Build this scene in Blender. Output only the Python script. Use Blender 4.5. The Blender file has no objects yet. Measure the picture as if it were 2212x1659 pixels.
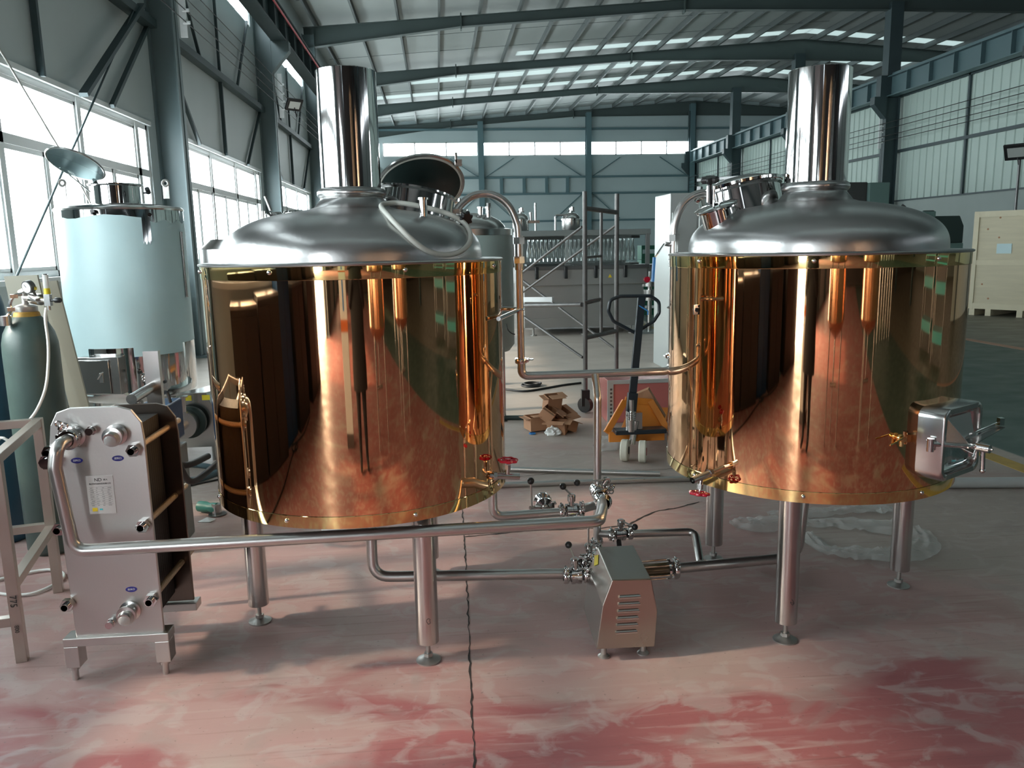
import bpy, bmesh, math, random
from math import sin, cos, pi, radians as R_, sqrt, atan2
from mathutils import Vector, Matrix
random.seed(7)
SC = bpy.context.scene
COL = SC.collection
V = Vector
# ------------------------------------------------------------------ camera
F_PX, PITCH, ROLL, YAW, CAM_H = 1710.0, R_(9.93), R_(1.107), R_(5.065), 1.65
_f = V((sin(YAW)*cos(PITCH), cos(YAW)*cos(PITCH), -sin(PITCH)))
_r = V((cos(YAW), -sin(YAW), 0)); _u = _r.cross(_f)
_r2 = _r*cos(ROLL) - _u*sin(ROLL); _u2 = _u*cos(ROLL) + _r*sin(ROLL)
cd = bpy.data.cameras.new('camera'); cam = bpy.data.objects.new('camera', cd); COL.objects.link(cam)
cd.sensor_width = 36.0; cd.lens = F_PX/2212*36.0; cd.clip_start = 0.05; cd.clip_end = 300
cam.matrix_world = Matrix(((_r2.x, _u2.x, -_f.x, 0), (_r2.y, _u2.y, -_f.y, 0), (_r2.z, _u2.z, -_f.z, CAM_H), (0, 0, 0, 1)))
SC.camera = cam
OC = V((0, 0, CAM_H))
def ray(px, py): return _f + _r2*((px-1106)/F_PX) - _u2*((py-829.5)/F_PX)
def atz(px, py, z=0.0): d = ray(px, py); return OC + d*((z-CAM_H)/d.z)
def aty(px, py, y): d = ray(px, py); return OC + d*(y/d.y)
def atx(px, py, x): d = ray(px, py); return OC + d*(x/d.x)
# ------------------------------------------------------------------ light
SC.view_settings.view_transform = 'Standard'; SC.view_settings.look = 'None'
SC.view_settings.gamma = 1.0; SC.view_settings.use_curve_mapping = False
SC.view_settings.exposure = 0.46
w = bpy.data.worlds.new('sky'); SC.world = w; w.use_nodes = True
w.node_tree.nodes['Background'].inputs[0].default_value = (0.86, 0.93, 1.0, 1)
w.node_tree.nodes['Background'].inputs[1].default_value = 3.0
SKY = 11.0      # radiance of the sky seen through the windows
def area(name, c, sx, sy, rot, L, col=(0.93, 0.98, 1.0)):
    l = bpy.data.lights.new(name, 'AREA'); l.shape = 'RECTANGLE'; l.size = sx; l.size_y = sy
    l.energy = L*sx*sy*pi; l.color = col
    o = bpy.data.objects.new(name, l); COL.objects.link(o); o.location = c; o.rotation_euler = rot; o.visible_camera = True
    return o
sl = bpy.data.lights.new('sun', 'SUN'); sl.energy = 3.4; sl.angle = R_(2.6); sl.color = (1.0, 0.76, 0.58)
so = bpy.data.objects.new('sun', sl); COL.objects.link(so)
SUN_DIR = V((1.0, 0.10, -0.60)).normalized()
so.rotation_euler = SUN_DIR.to_track_quat('-Z', 'Y').to_euler()
# hall dimensions
FR = [12.9+7.4*n for n in range(-5, 6)]        # frame lines along the hall
WX, RX, Y0, Y1 = -4.15, 16.4, -24.1, 49.9
RIDGE = 16.1
def roofz(x): return 8.75+.075*(x+3.7) if x < RIDGE else 8.75+.075*(RIDGE+3.7)-.075*(x-RIDGE)
ROT_PX = (0, R_(-90), 0)                       # area light shining towards +X
BAYS = [(FR[i], FR[i+1]) for i in range(len(FR)-1)]
DOOR_Y = (-8.8, -4.4)                           # open sliding door in the left wall
for (a, b) in BAYS:
    if not (a < DOOR_Y[1] and b > DOOR_Y[0]+1):
        area('daylight_window', (WX-.25, (a+b)/2, 2.44), 2.05, 5.9, ROT_PX, SKY if b > 0 else SKY*.6)
    if b > 5: area('daylight_clerestory', (WX-.25, (a+b)/2, 7.15), .8, 6.6, ROT_PX, SKY*.6)
area('daylight_door', (WX-.3, sum(DOOR_Y)/2, 1.8), 3.6, DOOR_Y[1]-DOOR_Y[0], ROT_PX, SKY*.9)
for x0, x1 in ((-3.1, 2.6), (2.95, 9.25), (9.55, 15.95), (16.3, 21)):
    area('daylight_back_window', ((x0+x1)/2, Y1+.3, 7.45), x1-x0, .8, (R_(-90), 0, 0), SKY)
# ------------------------------------------------------------------ materials
MATS = {}
def mat(name, col, rough=.5, metal=0.0, bump=0.0, bscale=30, var=0.0, vscale=3, alpha=None, trans=0.0, coat=0.0, stretch=None, emit=None, spec=None, rvar=0.0):
    m = bpy.data.materials.new(name); m.use_nodes = True; nt = m.node_tree; n = nt.nodes; L = nt.links
    p = n['Principled BSDF']; p.inputs['Base Color'].default_value = (*col, 1)
    p.inputs['Roughness'].default_value = rough; p.inputs['Metallic'].default_value = metal
    if spec is not None: p.inputs['Specular IOR Level'].default_value = spec
    if coat: p.inputs['Coat Weight'].default_value = coat
    if trans: p.inputs['Transmission Weight'].default_value = trans
    if alpha is not None: p.inputs['Alpha'].default_value = alpha
    if emit: p.inputs['Emission Color'].default_value = (*col, 1); p.inputs['Emission Strength'].default_value = emit
    tc = n.new('ShaderNodeTexCoord'); mp = n.new('ShaderNodeMapping'); L.new(tc.outputs['Object'], mp.inputs[0])
    if stretch: mp.inputs['Scale'].default_value = stretch
    if var or rvar:
        nz = n.new('ShaderNodeTexNoise'); nz.inputs['Scale'].default_value = vscale; nz.inputs['Detail'].default_value = 5
        L.new(mp.outputs[0], nz.inputs['Vector'])
    if var:
        mx = n.new('ShaderNodeMix'); mx.data_type = 'RGBA'; L.new(nz.outputs[0], mx.inputs[0])
        mx.inputs[6].default_value = (*[c*(1-var) for c in col], 1); mx.inputs[7].default_value = (*[min(1, c*(1+var)) for c in col], 1)
        L.new(mx.outputs[2], p.inputs['Base Color'])
    if rvar:
        mr = n.new('ShaderNodeMapRange'); L.new(nz.outputs[0], mr.inputs[0])
        mr.inputs[3].default_value = max(0, rough-rvar); mr.inputs[4].default_value = rough+rvar; L.new(mr.outputs[0], p.inputs['Roughness'])
    if bump:
        nb = n.new('ShaderNodeTexNoise'); nb.inputs['Scale'].default_value = bscale; nb.inputs['Detail'].default_value = 4
        L.new(mp.outputs[0], nb.inputs['Vector']); b = n.new('ShaderNodeBump'); b.inputs['Strength'].default_value = bump
        b.inputs['Distance'].default_value = .02; L.new(nb.outputs[0], b.inputs['Height']); L.new(b.outputs[0], p.inputs['Normal'])
    MATS[name] = m; return m
def M(k): return MATS[k]
mat('copper', (.88, .51, .27), .035, 1, bump=.012, bscale=2.2, stretch=(1, 1, .35))
mat('brass', (.90, .68, .30), .05, 1, bump=.012, bscale=2.5, stretch=(1, 1, .35))
mat('steel_brushed', (.46, .46, .455), .30, 1, bump=.03, bscale=60, rvar=.06, vscale=4)
mat('steel_satin', (.56, .555, .54), .22, 1, rvar=.05, vscale=5)
mat('steel_polished', (.66, .66, .655), .06, 1, bump=.01, bscale=4, stretch=(1, 1, .3))
mat('steel_pipe', (.56, .555, .54), .30, 1, rvar=.06, vscale=8)
mat('steel_plate', (.55, .54, .52), .36, 1, bump=.02, bscale=90, rvar=.05, vscale=6)
mat('steel_dark', (.16, .16, .16), .35, .8)
mat('steel_edge', (.55, .47, .38), .3, 1)
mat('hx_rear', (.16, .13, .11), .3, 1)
mat('zinc', (.42, .41, .39), .42, .9, var=.25, vscale=20)
mat('thread', (.40, .30, .20), .35, 1, bump=.5, bscale=200)
mat('black_plastic', (.012, .013, .014), .35)
mat('gasket_black', (.006, .006, .006), .6)
mat('rubber_black', (.016, .018, .018), .55)
mat('lid_teal', (.12, .18, .19), .22, .6)
mat('lid_inside', (.018, .032, .030), .28, .3)  # dark reflection of the tank interior put into the underside's base colour
mat('red_paint', (.50, .008, .03), .25, coat=.4)
mat('gasket_silicone', (.52, .53, .48), .45)
mat('yellow_label', (.75, .62, .03), .5)
mat('blue_label', (.02, .02, .19), .35)
mat('cyan_label', (.05, .42, .45), .5)
mat('plaque', (.56, .54, .52), .4, .35)
mat('label_grey', (.28, .27, .26), .5)
mat('ink', (.02, .02, .02), .6)
mat('steel_paint', (.14, .19, .20), .45, var=.12, vscale=2)
mat('steel_paint_dark', (.045, .072, .078), .5, var=.1, vscale=2)
mat('wall_panel', (.50, .555, .56), .5, var=.10, vscale=.7, stretch=(1, 1, .3))
mat('back_panel', (.42, .51, .52), .6, var=.07, vscale=.5)
mat('roof_sheet', (.36, .40, .39), .5, var=.10, vscale=.6)
mat('roof_translucent', (.6, .65, .64), .4)
mat('purlin', (.11, .13, .13), .5)
mat('upvc', (.78, .80, .80), .35)
mat('corrugated', (.50, .62, .57), .5, var=.07, vscale=.8)
mat('plaster_low', (.38, .44, .42), .7, var=.12, vscale=1)
mat('plaster_white', (.60, .62, .60), .7, var=.08, vscale=1.5)
mat('film_blue', (.54, .72, .74), .42, var=.07, vscale=4, bump=.05, bscale=14)
mat('gas_green', (.060, .098, .090), .42, var=.28, vscale=7, bump=.08, bscale=20)
mat('gas_blue', (.03, .10, .16), .4, var=.2, vscale=6)
mat('worn_yellow', (.42, .25, .04), .6, var=.4, vscale=30)
mat('white_hose', (.75, .77, .74), .4)
mat('clear_tube', (.86, .88, .86), .15, trans=.4)
mat('cardboard', (.42, .22, .12), .7, var=.15, vscale=9)
mat('board_beige', (.46, .44, .36), .7, var=.08, vscale=3)
mat('plywood', (.62, .56, .40), .6, var=.14, vscale=3.5, stretch=(.4, 1, 4))
mat('pine', (.68, .62, .45), .6, var=.1, vscale=6)
mat('jack_orange', (.62, .20, .02), .45, var=.12, vscale=7)
mat('jack_black', (.015, .022, .028), .35)
mat('nylon', (.62, .60, .50), .5)
mat('red_hub', (.35, .02, .02), .5)
mat('machine_grey', (.20, .22, .215), .45, .2, var=.12, vscale=3)
mat('machine_steel', (.40, .40, .39), .34, .85, var=.1, vscale=2)
mat('machine_green', (.03, .05, .047), .5)
mat('machine_green_light', (.15, .24, .225), .5)
mat('crate_green', (.02, .13, .08), .5)
mat('pink_floor_reflection', (.62, .20, .18), .25, .3, var=.15, vscale=2)  # reflection of the red floor in steel, painted as a pink base colour
mat('cabinet_white', (.62, .66, .64), .28, .5, var=.05, vscale=2)
mat('scaffold', (.17, .165, .16), .5, .6, var=.35, vscale=14)
mat('hose_blue', (.07, .12, .14), .5)
mat('cable', (.015, .015, .015), .5)
mat('blue_paint', (.008, .045, .125), .35)
mat('grinder_green', (.03, .16, .13), .45)
mat('plastic_film', (.60, .61, .59), .22, alpha=.36, bump=.6, bscale=18)
mat('white_plastic', (.72, .74, .72), .45)
mat('red_pipe', (.50, .05, .07), .5)
mat('teal_plastic', (.03, .30, .30), .45)
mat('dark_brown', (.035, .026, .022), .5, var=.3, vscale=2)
mat('orange_band', (.65, .15, .03), .5)
mat('blue_sticker', (.03, .20, .50), .5)
mat('warm_tank', (.70, .38, .22), .24, .9)
mat('cloth_black', (.010, .010, .012), .8)
mat('skin', (.50, .32, .24), .5)
mat('hair', (.01, .009, .008), .6)
mat('phone', (.02, .02, .022), .2)
mat('floor_yellow', (.40, .27, .07), .6, var=.3, vscale=12)
mat('floor_orange', (.42, .24, .17), .6, var=.25, vscale=9)
mat('crack', (.02, .016, .014), .9)
mat('yellow_warn', (.70, .50, .02), .5)
mat('bottle_glass', (.75, .8, .78), .08, trans=.85)
def glass_pane():
    m = bpy.data.materials.new('window_glass'); m.use_nodes = True; nt = m.node_tree; n = nt.nodes; n.clear()
    o = n.new('ShaderNodeOutputMaterial'); t = n.new('ShaderNodeBsdfTransparent'); t.inputs[0].default_value = (.93, .96, .96, 1)
    g = n.new('ShaderNodeBsdfGlossy'); g.inputs['Roughness'].default_value = .03
    x = n.new('ShaderNodeMixShader'); x.inputs[0].default_value = .07
    nt.links.new(t.outputs[0], x.inputs[1]); nt.links.new(g.outputs[0], x.inputs[2]); nt.links.new(x.outputs[0], o.inputs[0])
    MATS['glass'] = m
glass_pane()
def translucent():
    m = MATS['roof_translucent']; nt = m.node_tree; n = nt.nodes
    t = n.new('ShaderNodeBsdfTranslucent'); t.inputs[0].default_value = (.46, .52, .51, 1)
    x = n.new('ShaderNodeMixShader'); x.inputs[0].default_value = .75
    nt.links.new(n['Principled BSDF'].outputs[0], x.inputs[1]); nt.links.new(t.outputs[0], x.inputs[2])
    nt.links.new(x.outputs[0], n['Material Output'].inputs[0])
translucent()
def floor_mat():
    m = bpy.data.materials.new('painted_concrete'); m.use_nodes = True; nt = m.node_tree; n = nt.nodes; L = nt.links
    p = n['Principled BSDF']; g = n.new('ShaderNodeNewGeometry')
    sx = n.new('ShaderNodeSeparateXYZ'); L.new(g.outputs['Position'], sx.inputs[0])
    def noise(scale, st=(1, 1, 1), det=5, dist=0.0, off=0):
        mp = n.new('ShaderNodeMapping'); mp.inputs['Scale'].default_value = st; mp.inputs['Location'].default_value = (off, off*.7, 0)
        L.new(g.outputs['Position'], mp.inputs[0])
        z = n.new('ShaderNodeTexNoise'); z.inputs['Scale'].default_value = scale; z.inputs['Detail'].default_value = det
        z.inputs['Distortion'].default_value = dist; L.new(mp.outputs[0], z.inputs[0]); return z.outputs[0]
    def ramp(v, a, b, c0=0.0, c1=1.0):
        r = n.new('ShaderNodeMapRange'); r.inputs[1].default_value = a; r.inputs[2].default_value = b
        r.inputs[3].default_value = c0; r.inputs[4].default_value = c1; L.new(v, r.inputs[0]); return r.outputs[0]
    def mix(f, a, b):
        x = n.new('ShaderNodeMix'); x.data_type = 'RGBA'
        L.new(f, x.inputs[0])
        for i, c in ((6, a), (7, b)):
            if isinstance(c, tuple): x.inputs[i].default_value = (*c, 1)
            else: L.new(c, x.inputs[i])
        return x.outputs[2]
    def math_(op, a, b):
        q = n.new('ShaderNodeMath'); q.operation = op
        for i, c in ((0, a), (1, b)):
            if isinstance(c, (int, float)): q.inputs[i].default_value = c
            else: L.new(c, q.inputs[i])
        return q.outputs[0]
    X, Y = sx.outputs[0], sx.outputs[1]
    grey = mix(noise(1.1, off=3), (.27, .225, .195), (.40, .34, .30))
    pink = mix(noise(2.0, (.5, 1.2, 1), off=9), (.31, .185, .17), (.42, .28, .26))
    red = mix(noise(5, (.25, 1.6, 1), off=1), (.22, .065, .07), (.35, .135, .13))
    # worn red paint: strong close to the camera, faded pink up to Y=6, bare concrete beyond
    w1 = math_('ADD', noise(.9, (1, 1, 1), 6, .6), ramp(Y, 4.6, 9.0, .10, -.55))
    w1 = math_('ADD', w1, ramp(X, 1.2, 3.6, 0.0, -.20))
    c = mix(ramp(w1, .40, .60), grey, pink)
    w2 = math_('ADD', noise(1.6, (.6, 1.5, 1), 8, .8, 5), ramp(Y, 2.35, 3.1, .17, -.20))
    c = mix(ramp(w2, .50, .62), c, red)
    # scuffs and scratches running across
    sc = noise(11, (.22, 2.2, 1), 11, .6, 2)
    c = mix(ramp(sc, .56, .72, 0, .55), c, (.42, .33, .30))
    c = mix(ramp(noise(14, (.08, 3, 1), 8, .2, 7), .60, .75, 0, .5), c, (.16, .07, .065))
    # mottling, footprints and fine speckle
    c = mix(ramp(noise(6, (1, 1.3, 1), 10, 1.2, 12), .52, .62, 0, .45), c, (.40, .345, .325))
    c = mix(ramp(noise(3.2, (1, 1.2, 1), 8, 1.0, 15), .56, .66, 0, .40), c, (.27, .225, .205))
    c = mix(ramp(noise(60, (1, 1, 1), 3, 0, 3), .66, .74, 0, .5), c, (.12, .09, .085))
    # paler beige floor further down the hall
    c = mix(ramp(math_('ADD', Y, ramp(noise(.8, off=21), .3, .7, -1.2, 1.2)), 5.2, 8.5, 0, .85), c, mix(noise(1.6, (.7, 1.4, 1), 8, .5, 31), (.36, .315, .27), (.54, .48, .42)))
    # green coated zone beyond the yellow line
    gz = math_('MULTIPLY', ramp(X, 4.33, 4.36), ramp(X, 8.62, 8.6))
    green = mix(noise(2, off=4), (.055, .095, .085), (.085, .13, .115))
    c = mix(gz, c, green)
    far = math_('MULTIPLY', ramp(X, 8.6, 8.65), 1.0)
    c = mix(far, c, mix(noise(1, off=8), (.15, .14, .115), (.20, .185, .15)))
    L.new(c, p.inputs['Base Color'])
    L.new(ramp(noise(2.5, (.8, 1.2, 1), off=6), .3, .7, .40, .60), p.inputs['Roughness'])
    p.inputs['Specular IOR Level'].default_value = .5
    b = n.new('ShaderNodeBump'); b.inputs['Strength'].default_value = .05; b.inputs['Distance'].default_value = .01
    L.new(noise(45, (.8, 1.2, 1), 6), b.inputs['Height']); L.new(b.outputs[0], p.inputs['Normal'])
    MATS['floor'] = m
floor_mat()
# ------------------------------------------------------------------ mesh builder
def frame(ax):
    ax = ax.normalized(); t = V((0, 0, 1)) if abs(ax.z) < .95 else V((1, 0, 0))
    u = t.cross(ax).normalized(); return u, ax.cross(u)
class B:
    def __init__(s): s.bm = bmesh.new()
    def box(s, c, d, rz=0.0, rot=None):
        m = Matrix.Translation(V(c)) @ (rot.to_4x4() if rot else Matrix.Rotation(rz, 4, 'Z')) @ Matrix.Diagonal((*d, 1))
        bmesh.ops.create_cube(s.bm, size=1, matrix=m); return s
    def bx(s, a, b):
        a, b = V(a), V(b); return s.box((a+b)/2, [abs(x) for x in (b-a)])
    def bar(s, p0, p1, w, h, up=V((0, 0, 1))):
        p0, p1 = V(p0), V(p1); y = (p1-p0); L = y.length; y.normalize()
        x = y.cross(up)
        if x.length < 1e-4: x = V((1, 0, 0))
        x.normalize(); z = x.cross(y)
        return s.box((p0+p1)/2, (w, L, h), rot=Matrix((x, y, z)).transposed())
    def ring(s, c, u, v, r, n): return [s.bm.verts.new(V(c)+u*(r*cos(2*pi*i/n))+v*(r*sin(2*pi*i/n))) for i in range(n)]
    def skin(s, rings, cap0=True, cap1=True, closed=False):
        n = len(rings[0]); k = len(rings)
        for j in range(k if closed else k-1):
            a, b = rings[j], rings[(j+1) % k]
            for i in range(n): s.bm.faces.new((a[i], a[(i+1) % n], b[(i+1) % n], b[i]))
        if not closed:
            if cap0: s.bm.faces.new(list(reversed(rings[0])))
            if cap1: s.bm.faces.new(rings[-1])
        return s
    def cyl(s, p0, p1, r, r2=None, n=20, caps=True):
        p0, p1 = V(p0), V(p1); u, v = frame(p1-p0)
        return s.skin([s.ring(p0, u, v, r, n), s.ring(p1, u, v, r if r2 is None else r2, n)], caps, caps)
    def lathe(s, prof, o=(0, 0, 0), ax=(0, 0, 1), n=48, cap0=False, cap1=False):
        o = V(o); ax = V(ax).normalized(); u, v = frame(ax)
        return s.skin([s.ring(o+ax*z, u, v, max(r, 1e-4), n) for r, z in prof], cap0, cap1)
    def tube(s, pts, r, n=12, closed=False, caps=True):
        pts = [V(p) for p in pts]; k = len(pts); rings = []; pu = None
        for i, p in enumerate(pts):
            a = pts[i-1] if (i > 0 or closed) else p; b = pts[(i+1) % k] if (i < k-1 or closed) else p
            t = (b-a).normalized()
            if pu is None: u, _ = frame(t)
            else: u = (pu - t*pu.dot(t)).normalized()
            pu = u; rr = r[i] if isinstance(r, (list, tuple)) else r
            rings.append(s.ring(p, u, t.cross(u), rr, n))
        return s.skin(rings, caps, caps, closed)
    def sph(s, c, r, n=16, sc=(1, 1, 1)):
        bmesh.ops.create_uvsphere(s.bm, u_segments=n, v_segments=max(6, n//2), radius=r, matrix=Matrix.Translation(V(c)) @ Matrix.Diagonal((*sc, 1))); return s
    def torus(s, c, ax, R, r, n=32, m=10):
        u, v = frame(V(ax)); c = V(c)
        return s.tube([c+u*(R*cos(2*pi*i/n))+v*(R*sin(2*pi*i/n)) for i in range(n)], r, m, closed=True)
    def prism(s, pts, d):
        pts = [V(p) for p in pts]; d = V(d)
        a = [s.bm.verts.new(p) for p in pts]; b = [s.bm.verts.new(p+d) for p in pts]; n = len(a)
        s.bm.faces.new(a); s.bm.faces.new(list(reversed(b)))
        for i in range(n): s.bm.faces.new((a[i], b[i], b[(i+1) % n], a[(i+1) % n]))
        return s
    def face(s, pts): s.bm.faces.new([s.bm.verts.new(V(p)) for p in pts]); return s
    def hexn(s, p0, p1, r): return s.cyl(p0, p1, r, n=6)
    def ibeam(s, p0, p1, h, w, tf=.015, tw=.01, h1=None):
        # vertical web; p0,p1 are on the top face
        p0, p1 = V(p0), V(p1); h1 = h if h1 is None else h1; d = (p1-p0).normalized(); x = d.cross(V((0, 0, 1))).normalized()
        for sgn, ww, za, zb in ((0, w, 0, tf), (0, tw, tf, None), (0, w, None, 0)):
            if za == 0: t0 = t1 = 0; b0 = b1 = tf
            elif zb is None: t0 = t1 = tf; b0, b1 = h-tf, h1-tf
            else: t0, t1, b0, b1 = h-tf, h1-tf, h, h1
            q = [p0-V((0, 0, t0)), p1-V((0, 0, t1)), p1-V((0, 0, b1)), p0-V((0, 0, b0))]
            s.prism([k-x*ww/2 for k in q], x*ww)
        return s
def fillet(pts, r, k=6):
    pts = [V(p) for p in pts]; out = [pts[0]]
    for i in range(1, len(pts)-1):
        p, a, b = pts[i], (pts[i-1]-pts[i]).normalized(), (pts[i+1]-pts[i]).normalized()
        ang = a.angle(b); 
        if ang > pi-.05: out.append(p); continue
        d = min(r/math.tan(ang/2), (pts[i-1]-p).length*.49, (pts[i+1]-p).length*.49)
        A, C = p+a*d, p+b*d
        for j in range(k+1):
            t = j/k; out.append(A*(1-t)**2+p*2*t*(1-t)+C*t*t)
    out.append(pts[-1]); return out
def origin_of(o):
    while o.parent: o = o.parent
    return V(o.location)
def put(name, b, m, parent=None, smooth=40, bevel=0.0, origin=None):
    me = bpy.data.meshes.new(name); bm = b.bm
    bmesh.ops.recalc_face_normals(bm, faces=bm.faces[:])
    if parent is not None: o0 = origin_of(parent)
    elif origin is not None: o0 = V(origin)
    else:
        xs = [v.co for v in bm.verts]
        o0 = V(((min(c.x for c in xs)+max(c.x for c in xs))/2, (min(c.y for c in xs)+max(c.y for c in xs))/2, min(c.z for c in xs)))
    bmesh.ops.translate(bm, verts=bm.verts[:], vec=-o0)
    bm.to_mesh(me); bm.free()
    if smooth: me.shade_smooth(); me.set_sharp_from_angle(angle=R_(smooth))
    me.materials.append(M(m) if isinstance(m, str) else m)
    o = bpy.data.objects.new(name, me); COL.objects.link(o)
    if parent is not None: o.parent = parent
    else: o.location = o0
    if bevel:
        md = o.modifiers.new('bevel', 'BEVEL'); md.width = bevel; md.segments = 2; md.limit_method = 'ANGLE'; md.angle_limit = R_(50)
    return o
def tag(o, label=None, cat=None, group=None, kind=None):
    if label: o['label'] = label
    if cat: o['category'] = cat
    if group: o['group'] = group
    if kind: o['kind'] = kind
    return o
def thing(name, loc, label, cat, group=None):
    o = bpy.data.objects.new(name, None); COL.objects.link(o); o.location = loc; o.empty_display_size = .1
    bpy.context.view_layer.update; return tag(o, label, cat, group)
def struct(name, b, m, parent=None, **k):
    o = put(name, b, m, parent, **k)
    if parent is None: o['kind'] = 'structure'
    return o
def copy_tree(o, parent=None):
    c = o.copy(); COL.objects.link(c)
    if parent is not None: c.parent = parent
    for ch in list(o.children): copy_tree(ch, c)
    return c
def text(name, body, size, mat4, m, parent, ext=.0006):
    cu = bpy.data.curves.new(name, 'FONT'); cu.body = body; cu.size = size; cu.extrude = ext; cu.align_x = 'CENTER'; cu.align_y = 'CENTER'
    t = bpy.data.objects.new('tmp_text', cu); COL.objects.link(t)
    dg = bpy.context.evaluated_depsgraph_get(); me = bpy.data.meshes.new_from_object(t.evaluated_get(dg))
    bpy.data.objects.remove(t); bm = bmesh.new(); bm.from_mesh(me); bmesh.ops.transform(bm, matrix=mat4, verts=bm.verts[:])
    b = B(); b.bm = bm; return put(name, b, m, parent, smooth=0)
# ================================================================== the hall
struct('floor', B().bx((WX-.2, Y0, -.15), (37, Y1+.2, 0)), 'floor', smooth=0)
# left wall: solid panels around window bands
PANE = 'glass'
wn = 0
def wall_left():
    b = B()
    t0, t1 = WX-.12, WX
    zc0, zc1, zw0, zw1 = 1.41, 3.47, 6.72, 7.6
    for (a, c) in BAYS:
        door = a < DOOR_Y[1] and c > DOOR_Y[0]+1
        if door:
            b.bx((t0, a, 0), (t1, DOOR_Y[0], 9)); b.bx((t0, DOOR_Y[1], 0), (t1, c, 9)); b.bx((t0, DOOR_Y[0], 3.6), (t1, DOOR_Y[1], 9)); continue
        b.bx((t0, a, 0), (t1, c, zc0)); b.bx((t0, a, zc1), (t1, c, zw0)); b.bx((t0, a, zw1), (t1, c, 9))
        b.bx((t0, a, zc0), (t1, a+1.0, zc1)); b.bx((t0, c-.45, zc0), (t1, c, zc1))
        b.bx((t0, a, zw0), (t1, a+.4, zw1)); b.bx((t0, c-.4, zw0), (t1, c, zw1))
    struct('wall_left', b, 'wall_panel', smooth=0)
wall_left()
for (a, c) in BAYS:
    if a < DOOR_Y[1] and c > DOOR_Y[0]+1: continue
    y0, y1, z0, z1, zt = a+1.0, c-.45, 1.41, 3.47, 2.78
    x = WX-.05; b = B(); n = 4
    def fr(ya, yb, za, zb, d=.05):
        b.bx((x-d/2, ya, za), (x+d/2, yb, zb))
    fr(y0, y1, z0, z0+.07); fr(y0, y1, z1-.07, z1); fr(y0, y1, zt-.05, zt+.05, .07); fr(y0, y0+.06, z0, z1); fr(y1-.06, y1, z0, z1)
    wd = 1.84
    for k in range(1, 4): fr(y0+wd*k-.05, y0+wd*k+.05, z0, z1, .07)
    for k in range(3):
        ym = y0+wd*k; fr(ym+wd/2-.03, ym+wd/2+.03, z0, zt)
        for q in (ym+.05, ym+wd/2-.06, ym+wd/2+.03, ym+wd-.08): fr(q, q+.035, z0+.07, zt, .03)
        fr(ym+.05, ym+wd-.05, zt-.10, zt-.05, .03); fr(ym+.05, ym+wd-.05, z0+.07, z0+.11, .03)
        fr(ym+.05, ym+.09, zt, z1, .03); fr(ym+wd-.09, ym+wd-.05, zt, z1, .03); fr(ym+.05, ym+wd-.05, z1-.11, z1-.07, .03)
    wn += 1
    wo = struct('window_%d' % wn, b, 'upvc', smooth=0)
    g = B(); g.bx((x-.004, y0+.02, z0+.02), (x+.004, y1-.02, z1-.02)); o = put('pane', g, 'glass', wo, smooth=0)
    sl_ = B(); sl_.bx((WX, y0-.05, z0-.05), (WX+.09, y1+.05, z0)); sl_.bx((WX, y0-.05, z1), (WX+.03, y1+.05, z1+.06)); put('sill', sl_, 'upvc', wo, smooth=0)
    # clerestory band
    b = B(); z0, z1 = 6.72, 7.6
    for q in range(6): yy = a+.4+(c-a-.8)*q/5; fr(yy-.025, yy+.025, z0, z1)
    fr(a+.4, c-.4, z0, z0+.05); fr(a+.4, c-.4, z1-.05, z1)
    wn += 1
    wo = struct('window_%d' % wn, b, 'upvc', smooth=0)
    put('pane', B().bx((x-.004, a+.4, z0), (x+.004, c-.4, z1)), 'glass', wo, smooth=0)
# open sliding door leaf
b = B().bx((WX+.02, DOOR_Y[0]-4.2, .02), (WX+.07, DOOR_Y[0]-.1, 3.55))
for k in range(5): b.bx((WX+.07, DOOR_Y[0]-4.2+k*1.02, .02), (WX+.10, DOOR_Y[0]-4.14+k*1.02, 3.55))
struct('door_1', b, 'steel_paint', smooth=0)
# girts and diagonal braces on the left wall
def single(name, b, m, label, cat, group=None, **k): return tag(put(name, b, m, None, **k), label, cat, group)
tn = 0
for (a, c) in BAYS[3:]:
    tn += 1
    b = B().bx((WX, a+.15, 4.88), (WX+.16, c-.15, 5.0))
    b.bar((WX+.05, (a+c)/2, 3.5), (WX+.05, (a+c)/2, 4.9), .07, .05, V((0, 1, 0)))
    b.bar((WX+.05, (a+c)/2, 5.0), (WX+.05, (a+c)/2, 6.7), .05, .04, V((0, 1, 0)))
    b.bar((WX+.06, a+.3, 4.85), (WX+.06, a+1.9, 3.5), .06, .05); b.bar((WX+.06, c-.3, 4.85), (WX+.06, c-1.9, 3.5), .06, .05)
    b.bar((WX+.06, a+1.0, 6.7), (WX+.06, a+2.4, 5.0), .05, .04); b.bar((WX+.06, c-1.0, 6.7), (WX+.06, c-2.4, 5.0), .05, .04)
    struct('trim_%d' % tn, b, 'steel_paint_dark', smooth=0)
single('brace_rod', B().cyl((-4.0, 7.82, 1.30), (-4.0, 11.9, 4.92), .012, n=8).bar((-4.0, 9.95, 3.45), (-4.0, 12.2, 5.05), .10, .05), 'steel_paint_dark',
       'dark diagonal wall brace rising to the nearest left column above the windows', 'brace')
single('tie_rod', B().cyl((-3.98, 8.0, 3.65), (-3.98, 9.4, 2.55), .010, n=8).cyl((-3.98, 9.4, 2.55), (-3.98, 10.6, 1.5), .010, n=8), 'steel_pipe',
       'thin steel tie rod slanting down across the leftmost window', 'rod')
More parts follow.
